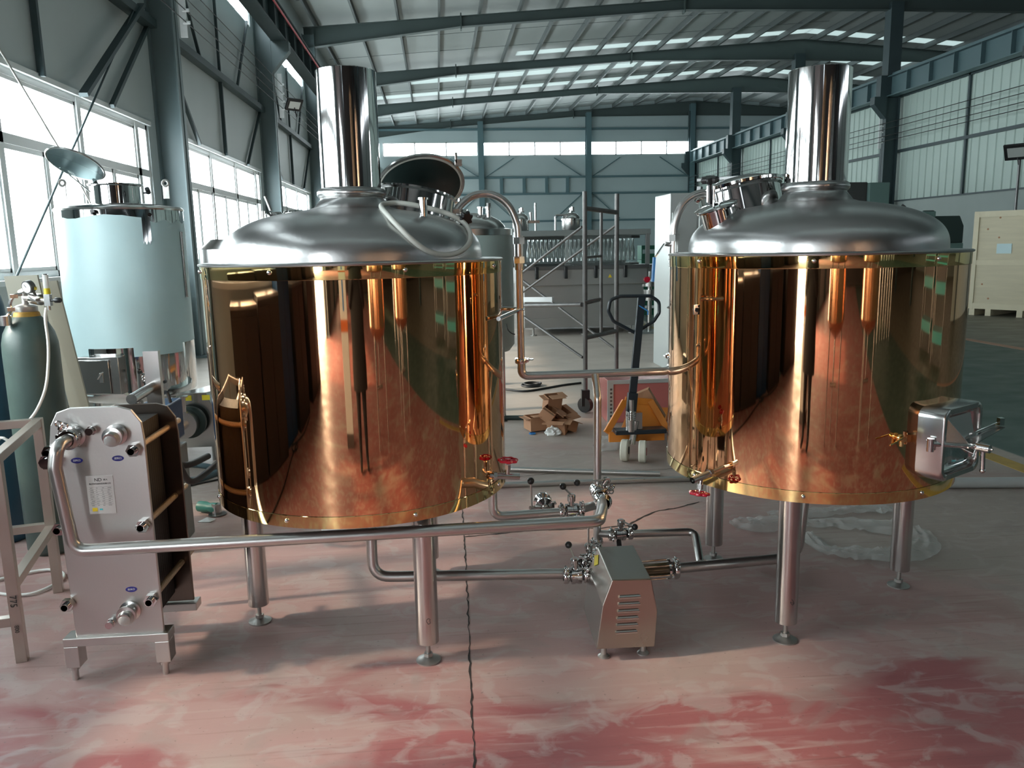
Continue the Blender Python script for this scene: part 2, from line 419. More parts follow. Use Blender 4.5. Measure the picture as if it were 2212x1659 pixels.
# columns
def column_left(y, label):
    t = thing('steel_column', (-4.0, y, 0), label, 'column', None)
    b = B().bx((WX+.0, y-.008, 0), (-3.76, y+.008, 8.5))
    b.bx((WX, y-.13, 0), (WX+.02, y+.13, 8.5)); b.bx((-3.79, y-.13, 0), (-3.77, y+.13, 8.5))
    put('shaft', b, 'steel_paint', t, smooth=0)
    q = B(); q.prism([(-3.77, y-.12, 6.5), (-3.35, y-.12, 6.5), (-3.35, y-.12, 6.28), (-3.77, y-.12, 5.8)], (0, .24, 0))
    put('crane_bracket', q, 'steel_paint', t, smooth=0)
    put('base_plate', B().bx((-4.14, y-.2, 0), (-3.65, y+.2, .03)), 'steel_paint', t, smooth=0)
nm = ['behind the camera near the far end', 'behind the camera', 'behind the camera beside the open door', 'behind the camera before the door', 'beside the camera',
      'just right of the large window behind the film wrapped tank', 'second in the row behind the left kettle dome', 'hidden behind the left chimney', 'fourth in the row', 'fifth in the row', 'in the back corner']
for i, y in enumerate(FR): column_left(y, 'teal painted steel column on the left wall, ' + nm[i])
def column_right(y, i):
    lab = ['far behind the camera', 'behind the camera', 'behind', 'behind and right', 'right of the camera', 'out to the right', 'carrying the crane beam out to the right', 'rising beside the right kettle chimney on its right',
           'rising from the crane beam left of the right chimney', 'third from the back corner of the right row', 'in the right back corner'][i]
    t = thing('steel_column', (15.9, y, 0), 'dark green steel column of the right row, ' + lab, 'column', None)
    b = B().bx((15.75, y-.01, 0), (16.25, y+.01, 6.5)); b.bx((15.75, y-.15, 0), (15.77, y+.15, 6.5)); b.bx((16.23, y-.15, 0), (16.25, y+.15, 6.5))
    b.bx((15.7, y-.2, 7.2), (16.15, y+.2, 9.6))
    put('shaft', b, 'steel_paint_dark', t, smooth=0)
    q = B(); q.prism([(15.76, y-.15, 6.5), (15.3, y-.15, 6.5), (15.3, y-.15, 6.25), (15.76, y-.15, 5.75)], (0, .3, 0)); q.bx((15.5, y-.15, 6.5), (16.2, y+.15, 7.2))
    put('crane_bracket', q, 'steel_paint_dark', t, smooth=0)
for i, y in enumerate(FR): column_right(y, i)
# rafters
def rafter(y, i, lab):
    t = thing('roof_rafter', (6, y, 8.5), 'tapered steel roof rafter, ' + lab, 'rafter')
    b = B()
    b.ibeam((-4.1, y, roofz(-4.1)-.02), (1.0, y, roofz(1)-.02), .64, .24, h1=.33)
    b.ibeam((1.0, y, roofz(1)-.02), (8.5, y, roofz(8.5)-.02), .33, .22, h1=.33)
    b.ibeam((8.5, y, roofz(8.5)-.02), (16.1, y, roofz(16.1)-.02), .33, .24, h1=.85)
    b.ibeam((16.1, y, roofz(16.1)-.02), (24, y, roofz(24)-.02), .85, .24, h1=.33)
    b.ibeam((24, y, roofz(24)-.02), (36, y, roofz(36)-.02), .33, .22, h1=.6)
    put('girder', b, 'steel_paint_dark' if 0 else 'rafter', t, smooth=0)
    for x in (1.0, 8.5, 24):
        z = roofz(x)-.02
        put('splice_plate', B().prism([(x-.02, y-.14, z+.08), (x-.02, y+.14, z+.08), (x-.02, y+.14, z-.42), (x-.02, y-.14, z-.42)], (.04, 0, 0)), 'rafter', t, smooth=0)
mat('rafter', (.070, .098, .095), .5, var=.15, vscale=.6)
rl = ['far behind the camera', 'second behind the camera', 'third behind the camera', 'behind the camera by the door', 'behind the camera', 'above the camera', 'out of view above', 'nearest in view at the top', 'second in view behind the left chimney top',
      'third in view with a skylight strip in front', 'against the back wall']
for i, y in enumerate(FR): rafter(y, i, rl[i])
# purlins (one object each)
xs = [-3.7+1.33*k for k in range(30)]
first = None
for k, x in enumerate(xs):
    if abs(x-RIDGE) < .3: x += .4
    z = roofz(x)-.01
    if first is None:
        b = B().bx((x-.035, Y0, z-.0), (x+.035, Y1, z-.012)).bx((x-.035, Y0, z), (x-.025, Y1, z+.2)).bx((x-.035, Y0, z+.188), (x+.035, Y1, z+.2))
        first = tag(put('roof_purlin', b, 'purlin', None, smooth=0), 'long grey purlin running the length of the roof above the rafters', 'purlin', 'roof purlins'); x0, z0 = x, z
    else:
        c = first.copy(); COL.objects.link(c); c.location.x += x-x0; c.location.z += z-z0
# roof sheet with translucent strips
strips = [(-3, -1, -4.4, 37), (11, 13, -4.4, 37), (34.2, 34.95, 3.5, 37), (36.7, 39.2, -1, 37), (41.4, 42.3, -4.4, 37)]
def roof():
    cuts = sorted(strips); ys = [Y0]
    for a, c, _, _ in cuts: ys += [a, c]
    ys.append(Y1)
    b, s = B(), []
    for j in range(len(ys)-1):
        a, c = ys[j], ys[j+1]; tgt = b if j % 2 == 0 else B()
        t0_ = tgt; x0_ = cuts[j//2][2] if j % 2 else -4.4
        segs = [(tgt, max(-4.4, x0_), RIDGE), (tgt, RIDGE, 37)]
        if j % 2 and x0_ > -4.4: segs.append((b, -4.4, x0_))
        for tgt, xa, xb in segs:
            za, zb = roofz(xa)+.2, roofz(xb)+.2
            tgt.prism([(xa, a, za), (xa, c, za), (xa, c, za+.05), (xa, a, za+.05)], (xb-xa, 0, zb-za))
        if j % 2: s.append(t0_)
    struct('ceiling', b, 'roof_sheet', smooth=0)
    for k, q in enumerate(s): struct('window_%d' % (40+k), q, 'roof_translucent', smooth=0)
roof()
# thin sag rods under the roof
b = B()
for (a, c) in BAYS[4:]:
    for q in (.33, .66):
        y = a+(c-a)*q; b.cyl((-3.9, y, roofz(-3.9)+.08), (16, y, roofz(16)+.08), .008, n=6)
tn += 1; struct('trim_%d' % tn, b, 'purlin')
# back wall
b = B(); T = Y1+.15
for xa, xb in ((-4.4, -3.1), (2.6, 2.95), (9.25, 9.55), (15.95, 16.3), (21, 37)): b.bx((xa, Y1, 7.04), (xb, T, 7.87))
b.bx((-4.4, Y1, 0), (37, T, 7.04)); b.prism([(-4.4, Y1, 7.87), (-4.4, Y1, roofz(-4.4)+.2), (RIDGE, Y1, roofz(RIDGE)+.2), (37, Y1, roofz(37)+.2), (37, Y1, 7.87)], (0, .15, 0))
struct('wall_back', b, 'back_panel', smooth=0)
for xa, xb, k in ((-3.1, 2.6, 3), (2.95, 9.25, 4), (9.55, 15.95, 4), (16.3, 21, 3)):
    b = B()
    for q in range(k+1): x = xa+(xb-xa)*q/k; b.bx((x-.035, Y1-.02, 7.04), (x+.035, Y1+.06, 7.87))
    b.bx((xa, Y1-.02, 7.04), (xb, Y1+.06, 7.09)); b.bx((xa, Y1-.02, 7.82), (xb, Y1+.06, 7.87)); wn += 1
    wo = struct('window_%d' % wn, b, 'upvc', smooth=0); put('pane', B().bx((xa, Y1+.02, 7.04), (xb, Y1+.03, 7.87)), 'glass', wo, smooth=0)
b = B(); G = Y1-.12
for z in (8.6, 5.75, 4.75, 3.1): b.bx((-4.1, G, z-.06), (22, Y1, z+.06))
for k, x in enumerate((-3.6, 2.78, 9.4, 16.1)):
    for z0, z1 in ((5.8, 6.9), (3.2, 4.7)):
        b.bar((x+.3, G+.03, z0 if z0 > 5 else z1), (x+2.0, G+.03, z1 if z0 > 5 else z0), .05, .05, V((0, 1, 0)))
        b.bar((x+6.2, G+.03, z0 if z0 > 5 else z1), (x+4.5, G+.03, z1 if z0 > 5 else z0), .05, .05, V((0, 1, 0)))
for x in (4.0, 5.4, 6.8, 8.1): b.bx((x-.09, G-.03, 4.8), (x+.09, Y1, 5.7))
tn += 1; struct('trim_%d' % tn, b, 'back_girt', smooth=0) if 'back_girt' in MATS else (mat('back_girt', (.10, .175, .195), .5), struct('trim_%d' % tn, b, 'back_girt', smooth=0))
for x, lb in ((2.78, 'left'), (9.4, 'middle'), (15.9, 'right')):
    single('wind_column', B().ibeam((x, Y1-.2, 9), (x, Y1-.2, 9.001), .1, .1).bx((x-.16, Y1-.35, 0), (x+.16, Y1-.33, roofz(x)-.2)).bx((x-.16, Y1-.02, 0), (x+.16, Y1, roofz(x)-.2)).bx((x-.01, Y1-.33, 0), (x+.01, Y1-.02, roofz(x)-.2)), 'back_girt',
           'tall teal column standing against the back wall, %s of the three' % lb, 'column', smooth=0)
# far right wall and wall behind the camera
struct('wall_right', B().bx((36.8, Y0, 0), (37, Y1, 8)), 'plaster_low', smooth=0)
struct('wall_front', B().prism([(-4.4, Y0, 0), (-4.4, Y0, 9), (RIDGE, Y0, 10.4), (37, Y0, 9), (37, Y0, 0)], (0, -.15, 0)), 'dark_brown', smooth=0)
# partition along the right column row
struct('wall_partition', B().bx((RX, 4, 0), (RX+.2, Y1, 2.97)), 'plaster_low', smooth=0)
b = B(); y = 4.0; n = 0
prof = []
while y < Y1-.3:
    for dy, dx in ((0, 0), (.27, 0), (.29, -.03), (.33, -.03), (.35, 0)): prof.append((y+dy, dx))
    y += .375
va = [b.bm.verts.new((RX+dx, yy, 2.97)) for yy, dx in prof]; vb = [b.bm.verts.new((RX+dx, yy, 6.62)) for yy, dx in prof]
for i in range(len(va)-1): b.bm.faces.new((va[i], va[i+1], vb[i+1], vb[i]))
b.bx((RX+.05, 4, 2.97), (RX+.12, Y1, 6.62))
struct('wall_cladding', b, 'corrugated', smooth=0)
b = B(); b.bx((RX-.1, 4, 4.62), (RX-.02, Y1, 4.72)); b.bx((RX-.05, 4, 2.93), (RX, Y1, 2.98)); b.bx((RX-.08, 4, 6.5), (RX, Y1, 6.6))
for (a, c) in BAYS: 
    if a > 3: b.bx((RX-.08, (a+c)/2-.04, 2.97), (RX-.02, (a+c)/2+.04, 6.6))
tn += 1; struct('trim_%d' % tn, b, 'steel_paint_dark', smooth=0)
# crane girders
def girder(x, mat_, label):
    t = thing('crane_girder', (x, 20, 6.5), label, 'crane beam')
    b = B().bx((x-.17, -9, 6.5), (x+.17, Y1-.5, 6.53)).bx((x-.17, -9, 7.15), (x+.17, Y1-.5, 7.18)).bx((x-.012, -9, 6.53), (x+.012, Y1-.5, 7.15))
    y = -8
    while y < Y1-.7: b.bx((x-.15, y-.012, 6.52), (x+.15, y+.012, 7.16)); y += 1.23
    put('beam', b, mat_, t, smooth=0)
    put('rail', B().bx((x-.04, -9, 7.18), (x+.04, Y1-.5, 7.28)), mat_, t, smooth=0)
girder(-3.57, 'steel_paint_dark', 'dark steel crane girder with ribbed web along the left wall')
mat('girder_blue', (.09, .155, .17), .5)
girder(15.9, 'girder_blue', 'blue grey crane girder with ribbed web above the corrugated partition')
single('conductor_rail', B().cyl((-3.2, 10, 6.72), (-3.2, 44, 6.72), .022, n=8), 'red_pipe', 'long red conductor rail beside the left crane girder', 'rail')
for k, (z, x) in enumerate(((5.5, -3.55), (5.3, -3.55), (5.12, -3.55), (4.95, -3.55))):
    o = single('overhead_wire', B().cyl((x, 10, z), (x, 49, z), .007, n=5), 'cable', 'thin overhead wire strung along the left columns', 'wire', 'wires along the left wall')
for k, z in enumerate((5.55, 5.35, 5.12, 4.95)):
    single('overhead_wire', B().cyl((15.5, 12, z), (15.5, 49, z), .012, n=5), 'cable', 'thin overhead wire strung past the corrugated partition', 'wire', 'wires along the right partition')
for y in FR[5:-1]:
    for side, x in (('left', -3.6), ('right', 15.55)):
        t = thing('wire_bracket', (x, y-.2, 4.8), 'white insulator bracket holding the wires on the %s column row at %s' % (side, {12.9: 'the nearest column', 20.3: 'the second column', 27.7: 'the third column', 35.1: 'the fourth column', 42.5: 'the fifth column'}[round(y, 1)]), 'bracket')
        put('plate', B().bx((x-.05, y-.2, 4.75), (x+.05, y-.17, 5.75)), 'upvc', t, smooth=0)
        for z in (5.5, 5.3, 5.12, 4.95): put('insulator', B().cyl((x, y-.2, z), (x+.1, y-.2, z), .025, n=8), 'upvc', t)
# lamps on walls
def flood(loc, d, label, sz=.22):
    t = thing('floodlight', loc, label, 'floodlight'); loc = V(loc); d = V(d).normalized(); u, v = frame(d)
    rot = Matrix((u, v, d)).transposed()
    put('housing', B().box(loc, (sz, sz*.75, .06), rot=rot), 'black_plastic', t, bevel=.008)
    put('lens', B().box(loc+d*.032, (sz*.7, sz*.45, .006), rot=rot), 'cabinet_white', t, smooth=0)
    put('arm', B().cyl(loc-d*.03, loc-d*.03+V((.06, 0, -.3)), .012, n=8), 'black_plastic', t)
flood(tuple(aty(2196, 328, 17.5)), (-.7, -.5, -.5), 'black rectangular floodlight on a pole at the right edge', .5)
p = aty(2203, 345, 17.6); single('lamp_pole', B().cyl((p.x, p.y, 0), (p.x, p.y, p.z), .03, n=8), 'steel_dark', 'thin dark pole carrying the floodlight behind the wooden crate', 'pole')
flood((-3.3, 20.1, 5.05), (.5, -.6, -.6), 'round grey lamp bracketed to the second left column', .4)
# floor markings
tag(put('floor_line', B().bx((4.06, 1, 0), (4.2, 44, .003)), 'floor_yellow', None, smooth=0), None, None)['kind'] = 'structure'
b = B().bx((8.45, 2, 0), (8.62, 44, .003)); o = put('floor_line', b, 'floor_orange', None, smooth=0); o['kind'] = 'structure'
for o in [o for o in COL.objects if o.name.startswith('floor_line')]:
    tn += 1; o.name = 'trim_%d' % tn
def strip(pts, w, jit=.004):
    b = B(); L_ = []; Q = []
    dense = []
    for i in range(len(pts)-1):
        a, c = V(pts[i]), V(pts[i+1]); k = max(2, int((c-a).length/.03))
        for j in range(k): dense.append(a.lerp(c, j/k))
    dense.append(V(pts[-1]))
    for i, p in enumerate(dense):
        a = dense[max(0, i-1)]; c = dense[min(len(dense)-1, i+1)]; t = (c-a).normalized(); nrm = V((-t.y, t.x, 0))
        ww = w*random.uniform(.35, 1.2); off = random.uniform(-jit, jit)
        L_.append(b.bm.verts.new(p+nrm*(off+ww/2)+V((0, 0, .002)))); Q.append(b.bm.verts.new(p+nrm*(off-ww/2)+V((0, 0, .002))))
    for i in range(len(dense)-1): b.bm.faces.new((L_[i], L_[i+1], Q[i+1], Q[i]))
    return b
for pts, w in (([(.06, 1.2, 0), (.06, 2.3, 0), (.067, 2.88, 0), (.081, 3.5, 0), (.093, 4.35, 0), (.10, 6, 0), (.1, 9, 0)], .007),
               ([(.09, 4.35, 0), (.5, 4.40, 0), (.874, 4.377, 0), (1.06, 4.40, 0), (1.15, 4.50, 0), (1.289, 4.622, 0), (1.42, 4.66, 0), (1.614, 4.756, 0)], .014),
               ([(-4, 5.25, 0), (-1, 5.2, 0), (.8, 5.55, 0), (2.4, 5.5, 0)], .006)):
    tn += 1; struct('trim_%d' % tn, strip(pts, w), 'crack', smooth=0)
# ================================================================== kettles
RJ, ZT, ZB = .615, 1.60, .638
def dome_z(r):
    if r > .534: return 1.6
    return 1.60+.215*max(0, 1-(r/.534)**2.2)**.36+.048*math.exp(-max(0, r-.128)/.016)
_rr = [.534*(1-(k/40)**2.6) for k in range(41)]
DOME = [(.545, 1.600), (.534, 1.602)]+[(r, dome_z(r)) for r in _rr if r > .132 and r < .5339]+[(.130, dome_z(.131)), (.128, 1.868)]
def star_knob(name, c, ax, r, m, parent, n=7):
    c = V(c); ax = V(ax).normalized(); u, v = frame(ax); b = B(); rings = []
    K = 56
    for h, f in ((0, .86), (.25, 1), (.75, 1), (1, .84)):
        rings.append([b.bm.verts.new(c+ax*(h*r*.62)+u*(rr*cos(a))+v*(rr*sin(a))) for i in range(K) for a in (2*pi*i/K,) for rr in (r*f*(1-.13*(1+cos(n*a))),)])
    b.skin(rings); return put(name, b, m, parent)
def tri_clamp(c, ax, r, parent, wing=None, name='clamp'):
    c = V(c); ax = V(ax).normalized(); b = B()
    b.lathe([(r, -.012), (r*1.42, -.012), (r*1.55, -.006), (r*1.55, .006), (r*1.42, .012), (r, .012)], c, ax, 24)
    u, v = frame(ax); wd = V(wing) if wing is not None else v
    wd = (wd-ax*wd.dot(ax)).normalized(); s_ = ax.cross(wd)
    q = c+wd*(r*1.5)
    b.box(q, (.014, .014, .014)).cyl(q-s_*.02, q+s_*.04, .0045, n=8)
    for sg in (-1, 1):
        k = q+s_*(.046)+wd*(sg*.011); b.torus(k, ax, .010, .0035, 12, 6)
    b.hexn(q+s_*.026, q+s_*.038, .009)
    return put(name, b, 'steel_polished', parent)
def flange(b, c, ax, r, t=.012, k=1.5):
    c = V(c); ax = V(ax).normalized(); b.cyl(c-ax*t/2, c+ax*t/2, r*k, n=24)
def butterfly(p, ax, r, stem, handle, root, L=.10, clampdirs=None):
    """hygienic valve centred on p: body, two clamps, stem and a lever with a black ball"""
    p = V(p); ax = V(ax).normalized(); stem = V(stem).normalized(); handle = V(handle).normalized()
    b = B(); b.lathe([(r*1.05, -.03), (r*1.15, -.026), (r*1.62, -.022), (r*1.62, -.006), (r*1.5, -.005), (r*1.5, .005), (r*1.62, .006), (r*1.62, .022), (r*1.15, .026), (r*1.05, .03)], p, ax, 28)
    b.cyl(p+stem*r, p+stem*(r*1.5+.05), .013, n=14).cyl(p+stem*(r*1.5+.02), p+stem*(r*1.5+.045), .019, n=14)
    for sg in (-1, 1): b.hexn(p+stem*r*1.35+ax*(sg*.03), p+stem*r*1.35+ax*(sg*.012), .008)
    v = put('valve_body', b, 'steel_polished', root)
    tri_clamp(p-ax*.045, ax, r, v, wing=stem+handle*.3); tri_clamp(p+ax*.045, ax, r, v, wing=stem-handle*.4)
    q = p+stem*(r*1.5+.045); e = q+handle*L
    h = put('lever', B().cyl(q, e, .0045, n=10).box(q, (.02, .02, .016)), 'steel_pipe', root)
    put('lever_ball', B().sph(e+handle*.012, .0155, 18), 'black_plastic', h)
    return v
def leg(root, x, y, z1, r=.045):
    b = B().cyl((x, y, .085), (x, y, z1), r, n=32)
    l = put('leg', b, 'steel_satin', root)
    put('foot_rod', B().cyl((x, y, .012), (x, y, .09), .009, n=12).hexn((x, y, .02), (x, y, .034), .019), 'zinc', l)
    put('foot_pad', B().lathe([(0.001, 0), (.05, 0), (.05, .005), (.03, .008), (.014, .02), (.001, .02)], (x, y, 0), n=32), 'zinc', l)
    return l
def kettle(name, cx, cy, lab, angs, chr_, man_az, open_lid):
    t = thing(name, (cx, cy, 0), lab, 'brewing kettle')
    o = (cx, cy, 0)
    put('jacket', B().lathe([(RJ, .66), (RJ, 1.56)], o, n=160), 'copper', t)
    j2 = B().lathe([(RJ+.002, 1.543), (RJ+.0025, 1.545), (RJ+.0025, 1.598)], o, n=160); put('top_band', j2, 'brass', t)
    put('bottom_band', B().lathe([(RJ+.0025, ZB), (RJ+.0025, .683), (RJ+.001, .6845)], o, n=160), 'brass', t)
    put('rim', B().lathe([(RJ+.004, 1.590), (RJ+.008, 1.592), (RJ+.009, 1.598), (RJ+.004, 1.601), (.53, 1.604)], o, n=160), 'steel_brushed', t)
    put('shell_base', B().lathe([(RJ-.004, .642), (.56, .646), (.30, .62), (.02, .60)], o, n=96, cap1=True), 'steel_dark', t)
    # dome, collar, chimney
    prof = []
    prof = DOME
    put('dome', B().lathe(prof, o, n=128), 'steel_brushed', t, smooth=60)
    put('collar', B().lathe([(.120, 1.852), (.133, 1.856), (.142, 1.868), (.142, 1.880), (.133, 1.892), (.121, 1.896)], o, n=64), 'steel_brushed', t, smooth=60)
    c = B().lathe([(chr_, 1.885), (chr_, 2.355), (chr_-.003, 2.358), (chr_-.006, 2.355), (chr_-.006, 1.89)], o, n=96); put('chimney', c, 'steel_polished', t)
    put('seam_strip', B().bx((cx-chr_*.1-.001, cy-chr_-.001, 1.9), (cx-chr_*.1+.001, cy-chr_, 1.902)), 'steel_polished', t)
    for k in range(8):
        a = R_(-90+22+k*45) if cx < 0 else R_(-90-25+k*45)
        for z in (1.572, .664):
            d = V((cos(a), sin(a), 0)); q = V(o)+V((0, 0, z))+d*(RJ+.002)
            put('bolt', B().lathe([(.0085, -.002), (.0085, .003), (.006, .007), (.002, .0085)], q, d, 12, cap1=True), 'steel_polished', t)
    for a in angs: leg(t, cx+.508*cos(R_(a)), cy+.508*sin(R_(a)), .66)
    # manway
    md = V((cos(R_(man_az)), sin(R_(man_az)), 0)); mr = .185
    base = V(o)+md*.32; ax = (md*.24+V((0, 0, 1))).normalized(); base.z = 1.715
    u, v = frame(ax)
    n_ = put('manway_neck', B().lathe([(mr, 0), (mr, .155), (mr+.012, .162), (mr+.012, .170), (mr-.008, .170), (mr-.008, 0)], base, ax, 72), 'steel_polished', t)
    top = base+ax*.172
    side = V((-md.y, md.x, 0))
    return t, base, top, ax, md, mr, n_
TLp = (-.35, 3.43); TRp = (1.644, 3.408)
kl, base, top, ax, md, mr, neck = kettle('brewing_kettle', *TLp, 'mirror polished copper jacketed brewing kettle on the left with its manway lid standing open', (-60, 180, 60), .1215, 45, True)
# open lid of the left kettle: a dished disc leaning back on its hinge
lc = aty(908, 402, 3.96); ln = V((.13, -.60, -.79)).normalized()
lid = put('manway_lid', B().lathe([(.002, .045), (.10, .040), (.18, .024), (.212, .006), (.216, -.008), (.208, -.012), (.200, -.006)], lc, -ln, 72, cap0=True), 'steel_satin', kl)
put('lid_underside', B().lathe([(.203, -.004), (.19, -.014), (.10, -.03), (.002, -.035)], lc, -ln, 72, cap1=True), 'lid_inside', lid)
u, v = frame(ln)
put('lid_gasket', B().torus(lc+ln*.006, ln, .198, .007, 64, 8), 'gasket_silicone', lid)
hp = aty(990, 352, 3.85)
put('lid_bracket', B().box(hp, (.035, .05, .03)).box(hp+V((-.01, -.01, .02)), (.012, .03, .05)), 'steel_satin', lid, bevel=.003)
put('hinge', B().box(V((-.05, 3.86, 1.82)), (.09, .05, .16)).cyl((-.12, 3.90, 1.88), (.02, 3.90, 1.88), .012), 'steel_satin', kl)
k0 = aty(985, 462, 3.45); k1 = aty(1003, 469, 3.38)
put('clamp_arm', B().cyl(k0, k1, .007).box(k0, (.03, .03, .04)), 'steel_satin', kl)
star_knob('manway_knob', k1-V((0, .01, .005)), (.5, -.75, -.25), .034, 'black_plastic', kl)
nz = aty(915, 464, 3.2); put('nozzle', B().cyl(nz+V((0, 0, -.03)), nz+V((0, 0, .062)), .016, n=20).cyl(nz+V((0, 0, .058)), nz+V((0, 0, .066)), .022, n=20), 'steel_polished', kl)
# white gasket loop hanging over the left dome
def dome_hit(px, py, c):
    d = ray(px, py); d = d/d.length
    t = 2.5
    while t < 4.6:
        q = OC+d*t; r = sqrt((q.x-c[0])**2+(q.y-c[1])**2)
        if q.z < (dome_z(r) if r < .531 else (1.603 if r < RJ else 0)): return q
        t += .003
    return None
raw = [(824, 450), (842, 474), (866, 500), (895, 528), (925, 548), (955, 556), (985, 553), (1006, 540), (1016, 522), (1013, 502), (1000, 485), (975, 470), (945, 460), (912, 452), (880, 446), (850, 444)]
loop = []
for px, py in raw:
    q = dome_hit(px, py, TLp)
    if q is None: q = aty(px, py, 3.35)
    loop.append(q+V((0, -.004, .010)))
def catmull(P, k=6, closed=True):
    out = []; n = len(P)
    for i in range(n if closed else n-1):
        a, b_, c, d = P[(i-1) % n] if closed or i > 0 else P[0], P[i], P[(i+1) % n], P[(i+2) % n] if closed or i+2 < n else P[-1]
        for j in range(k):
            t = j/k; out.append(.5*((2*b_)+(c-a)*t+(2*a-5*b_+4*c-d)*t*t+(3*b_-a-3*c+d)*t**3))
    if not closed: out.append(P[-1])
    return out
tag(put('gasket_ring', B().tube(catmull(loop), .0105, 10, closed=True), 'gasket_silicone', None, smooth=80), 'off white silicone gasket loop draped over the left kettle dome', 'gasket')
# right kettle
kr, base, top, ax, md, mr, neck = kettle('brewing_kettle', *TRp, 'mirror polished copper jacketed brewing kettle on the right with a square ash door', (-120, 0, 120), .129, 133, False)
lid = put('manway_lid', B().lathe([(mr+.016, 0), (mr+.018, .012), (mr+.008, .018), (mr*.6, .045), (.03, .055), (.002, .056)], top, ax, 72, cap1=True), 'steel_polished', kr)
put('clamp_arm', B().bar(top+ax*.06-md*.12, top+ax*.06+md*.19, .035, .012).bar(top+ax*.03+md*.19, top+ax*.0+md*.2, .02, .02), 'steel_dark', lid)
p0 = aty(1535, 412, 3.5); p1 = aty(1533, 395, 3.5)
for s_ in (-.012, .014): put('clamp_bolt', B().cyl(p0+V((s_, 0, -.05)), p0+V((s_, 0, .02)), .006, n=10), 'steel_polished', lid)
put('knob_stem', B().cyl(p0+V((.0, 0, -.09)), p1, .011, n=12), 'black_plastic', lid)
star_knob('manway_knob', p1, (-.12, -.25, 1), .042, 'black_plastic', lid)
# small side port with clamped cover left of the manway
s0 = V((1.215, 3.36, 1.70)); sa = V((-.30, -.05, .95)).normalized()
sp = put('side_port', B().lathe([(.072, 0), (.072, .085), (.088, .088), (.088, .094), (.06, .094)], s0, sa, 48), 'steel_polished', kr)
put('port_cover', B().lathe([(.09, .096), (.094, .103), (.07, .112), (.002, .116)], s0, sa, 48, cap1=True), 'steel_polished', sp)
q = aty(1547, 443, 3.3); put('port_latch', B().tube(fillet([q+V((-.012, 0, .02)), q+V((-.012, 0, -.02)), q+V((.012, 0, -.02)), q+V((.012, 0, .02))], .006), .004, 8), 'steel_polished', sp)
# ash door on the right kettle
th = R_(-60); n_ = V((cos(th), sin(th), 0)); t_ = V((-sin(th), cos(th), 0)); up = V((0, 0, 1))
oc = V((TRp[0], TRp[1], .872))
def rrect(d, w, h, r, k=5):
    pts = []
    for cx_, cz_, a0 in ((w-r, h-r, 0), (-(w-r), h-r, 90), (-(w-r), -(h-r), 180), (w-r, -(h-r), 270)):
        for j in range(k+1):
            a = R_(a0+90*j/k); pts.append(oc+n_*d+t_*(cx_+r*cos(a))+up*(cz_+r*sin(a)))
    return pts
def rr_skin(spec, cap0=False, cap1=False):
    b = B(); b.skin([[b.bm.verts.new(p) for p in rrect(*s_)] for s_ in spec], cap0, cap1); return b
W_, H_ = .150, .142
dr = put('ash_door_frame', rr_skin([(.55, W_, H_, .04), (.69, W_, H_, .04), (.696, W_-.004, H_-.004, .04), (.696, W_-.022, H_-.022, .03), (.69, W_-.026, H_-.026, .03), (.66, W_-.026, H_-.026, .03)]), 'steel_satin', kr, smooth=50)
pl = put('ash_door', rr_skin([(.655, W_-.024, H_-.024, .028), (.672, W_-.026, H_-.026, .028), (.676, W_-.034, H_-.034, .02), (.668, W_-.04, H_-.04, .02)], True, True), 'steel_polished', dr, smooth=50)
def dp(a, z, d): return oc+n_*d+t_*a+up*z
put('door_trough', B().prism([dp(-.075, .01, .70), dp(-.10, .10, .678), dp(.085, .10, .678), dp(.085, .01, .70)], n_*-.003).prism([dp(-.10, .10, .68), dp(-.045, .005, .74), dp(-.045, -.0, .74), dp(-.12, .01, .68)], t_*.003), 'steel_satin', dr, smooth=0)
put('cross_bar', B().prism([dp(-.05, .0, .69), dp(-.05, .004, .76), dp(.26, .02, .735), dp(.26, .02, .69)], up*.004).prism([dp(-.08, .0, .70), dp(-.05, -.03, .76), dp(.10, .0, .72), dp(.10, .02, .70)], up*.003), 'steel_satin', dr, smooth=0)
q = dp(-.03, -.005, .765)
put('hinge_arm', B().cyl(dp(-W_-.02, .01, .665), q, .009, n=14).cyl(dp(-W_-.02, -.02, .66), dp(-W_-.02, .03, .66), .013, n=14).box(dp(-W_, .005, .655), (.03, .03, .03), rz=th).cyl(dp(.06, .02, .70), dp(.30, .035, .70), .004, n=8), 'steel_polished', dr)
put('hand_wheel_hub', B().cyl(q-n_*.01, q+n_*.045, .016, n=20).cyl(q+n_*.045, q+n_*.055, .005, n=10), 'steel_polished', dr)
put('handle', B().cyl(q+n_*.02, q+n_*.025+V((0, 0, -.085)), .0085, n=14).sph(q+n_*.025+V((0, 0, -.087)), .011, 12).tube([q+n_*.0+t_*-.075+up*.01, q+t_*-.02+up*.012, q+t_*-.015-up*.0], .003, 8).tube([q+t_*-.09-up*.03, q+t_*-.03-up*.034, q+t_*-.015-up*.01], .003, 8), 'steel_polished', dr)
put('door_vent', B().box(dp(.30, .035, .70), (.02, .02, .03)), 'steel_polished', dr)
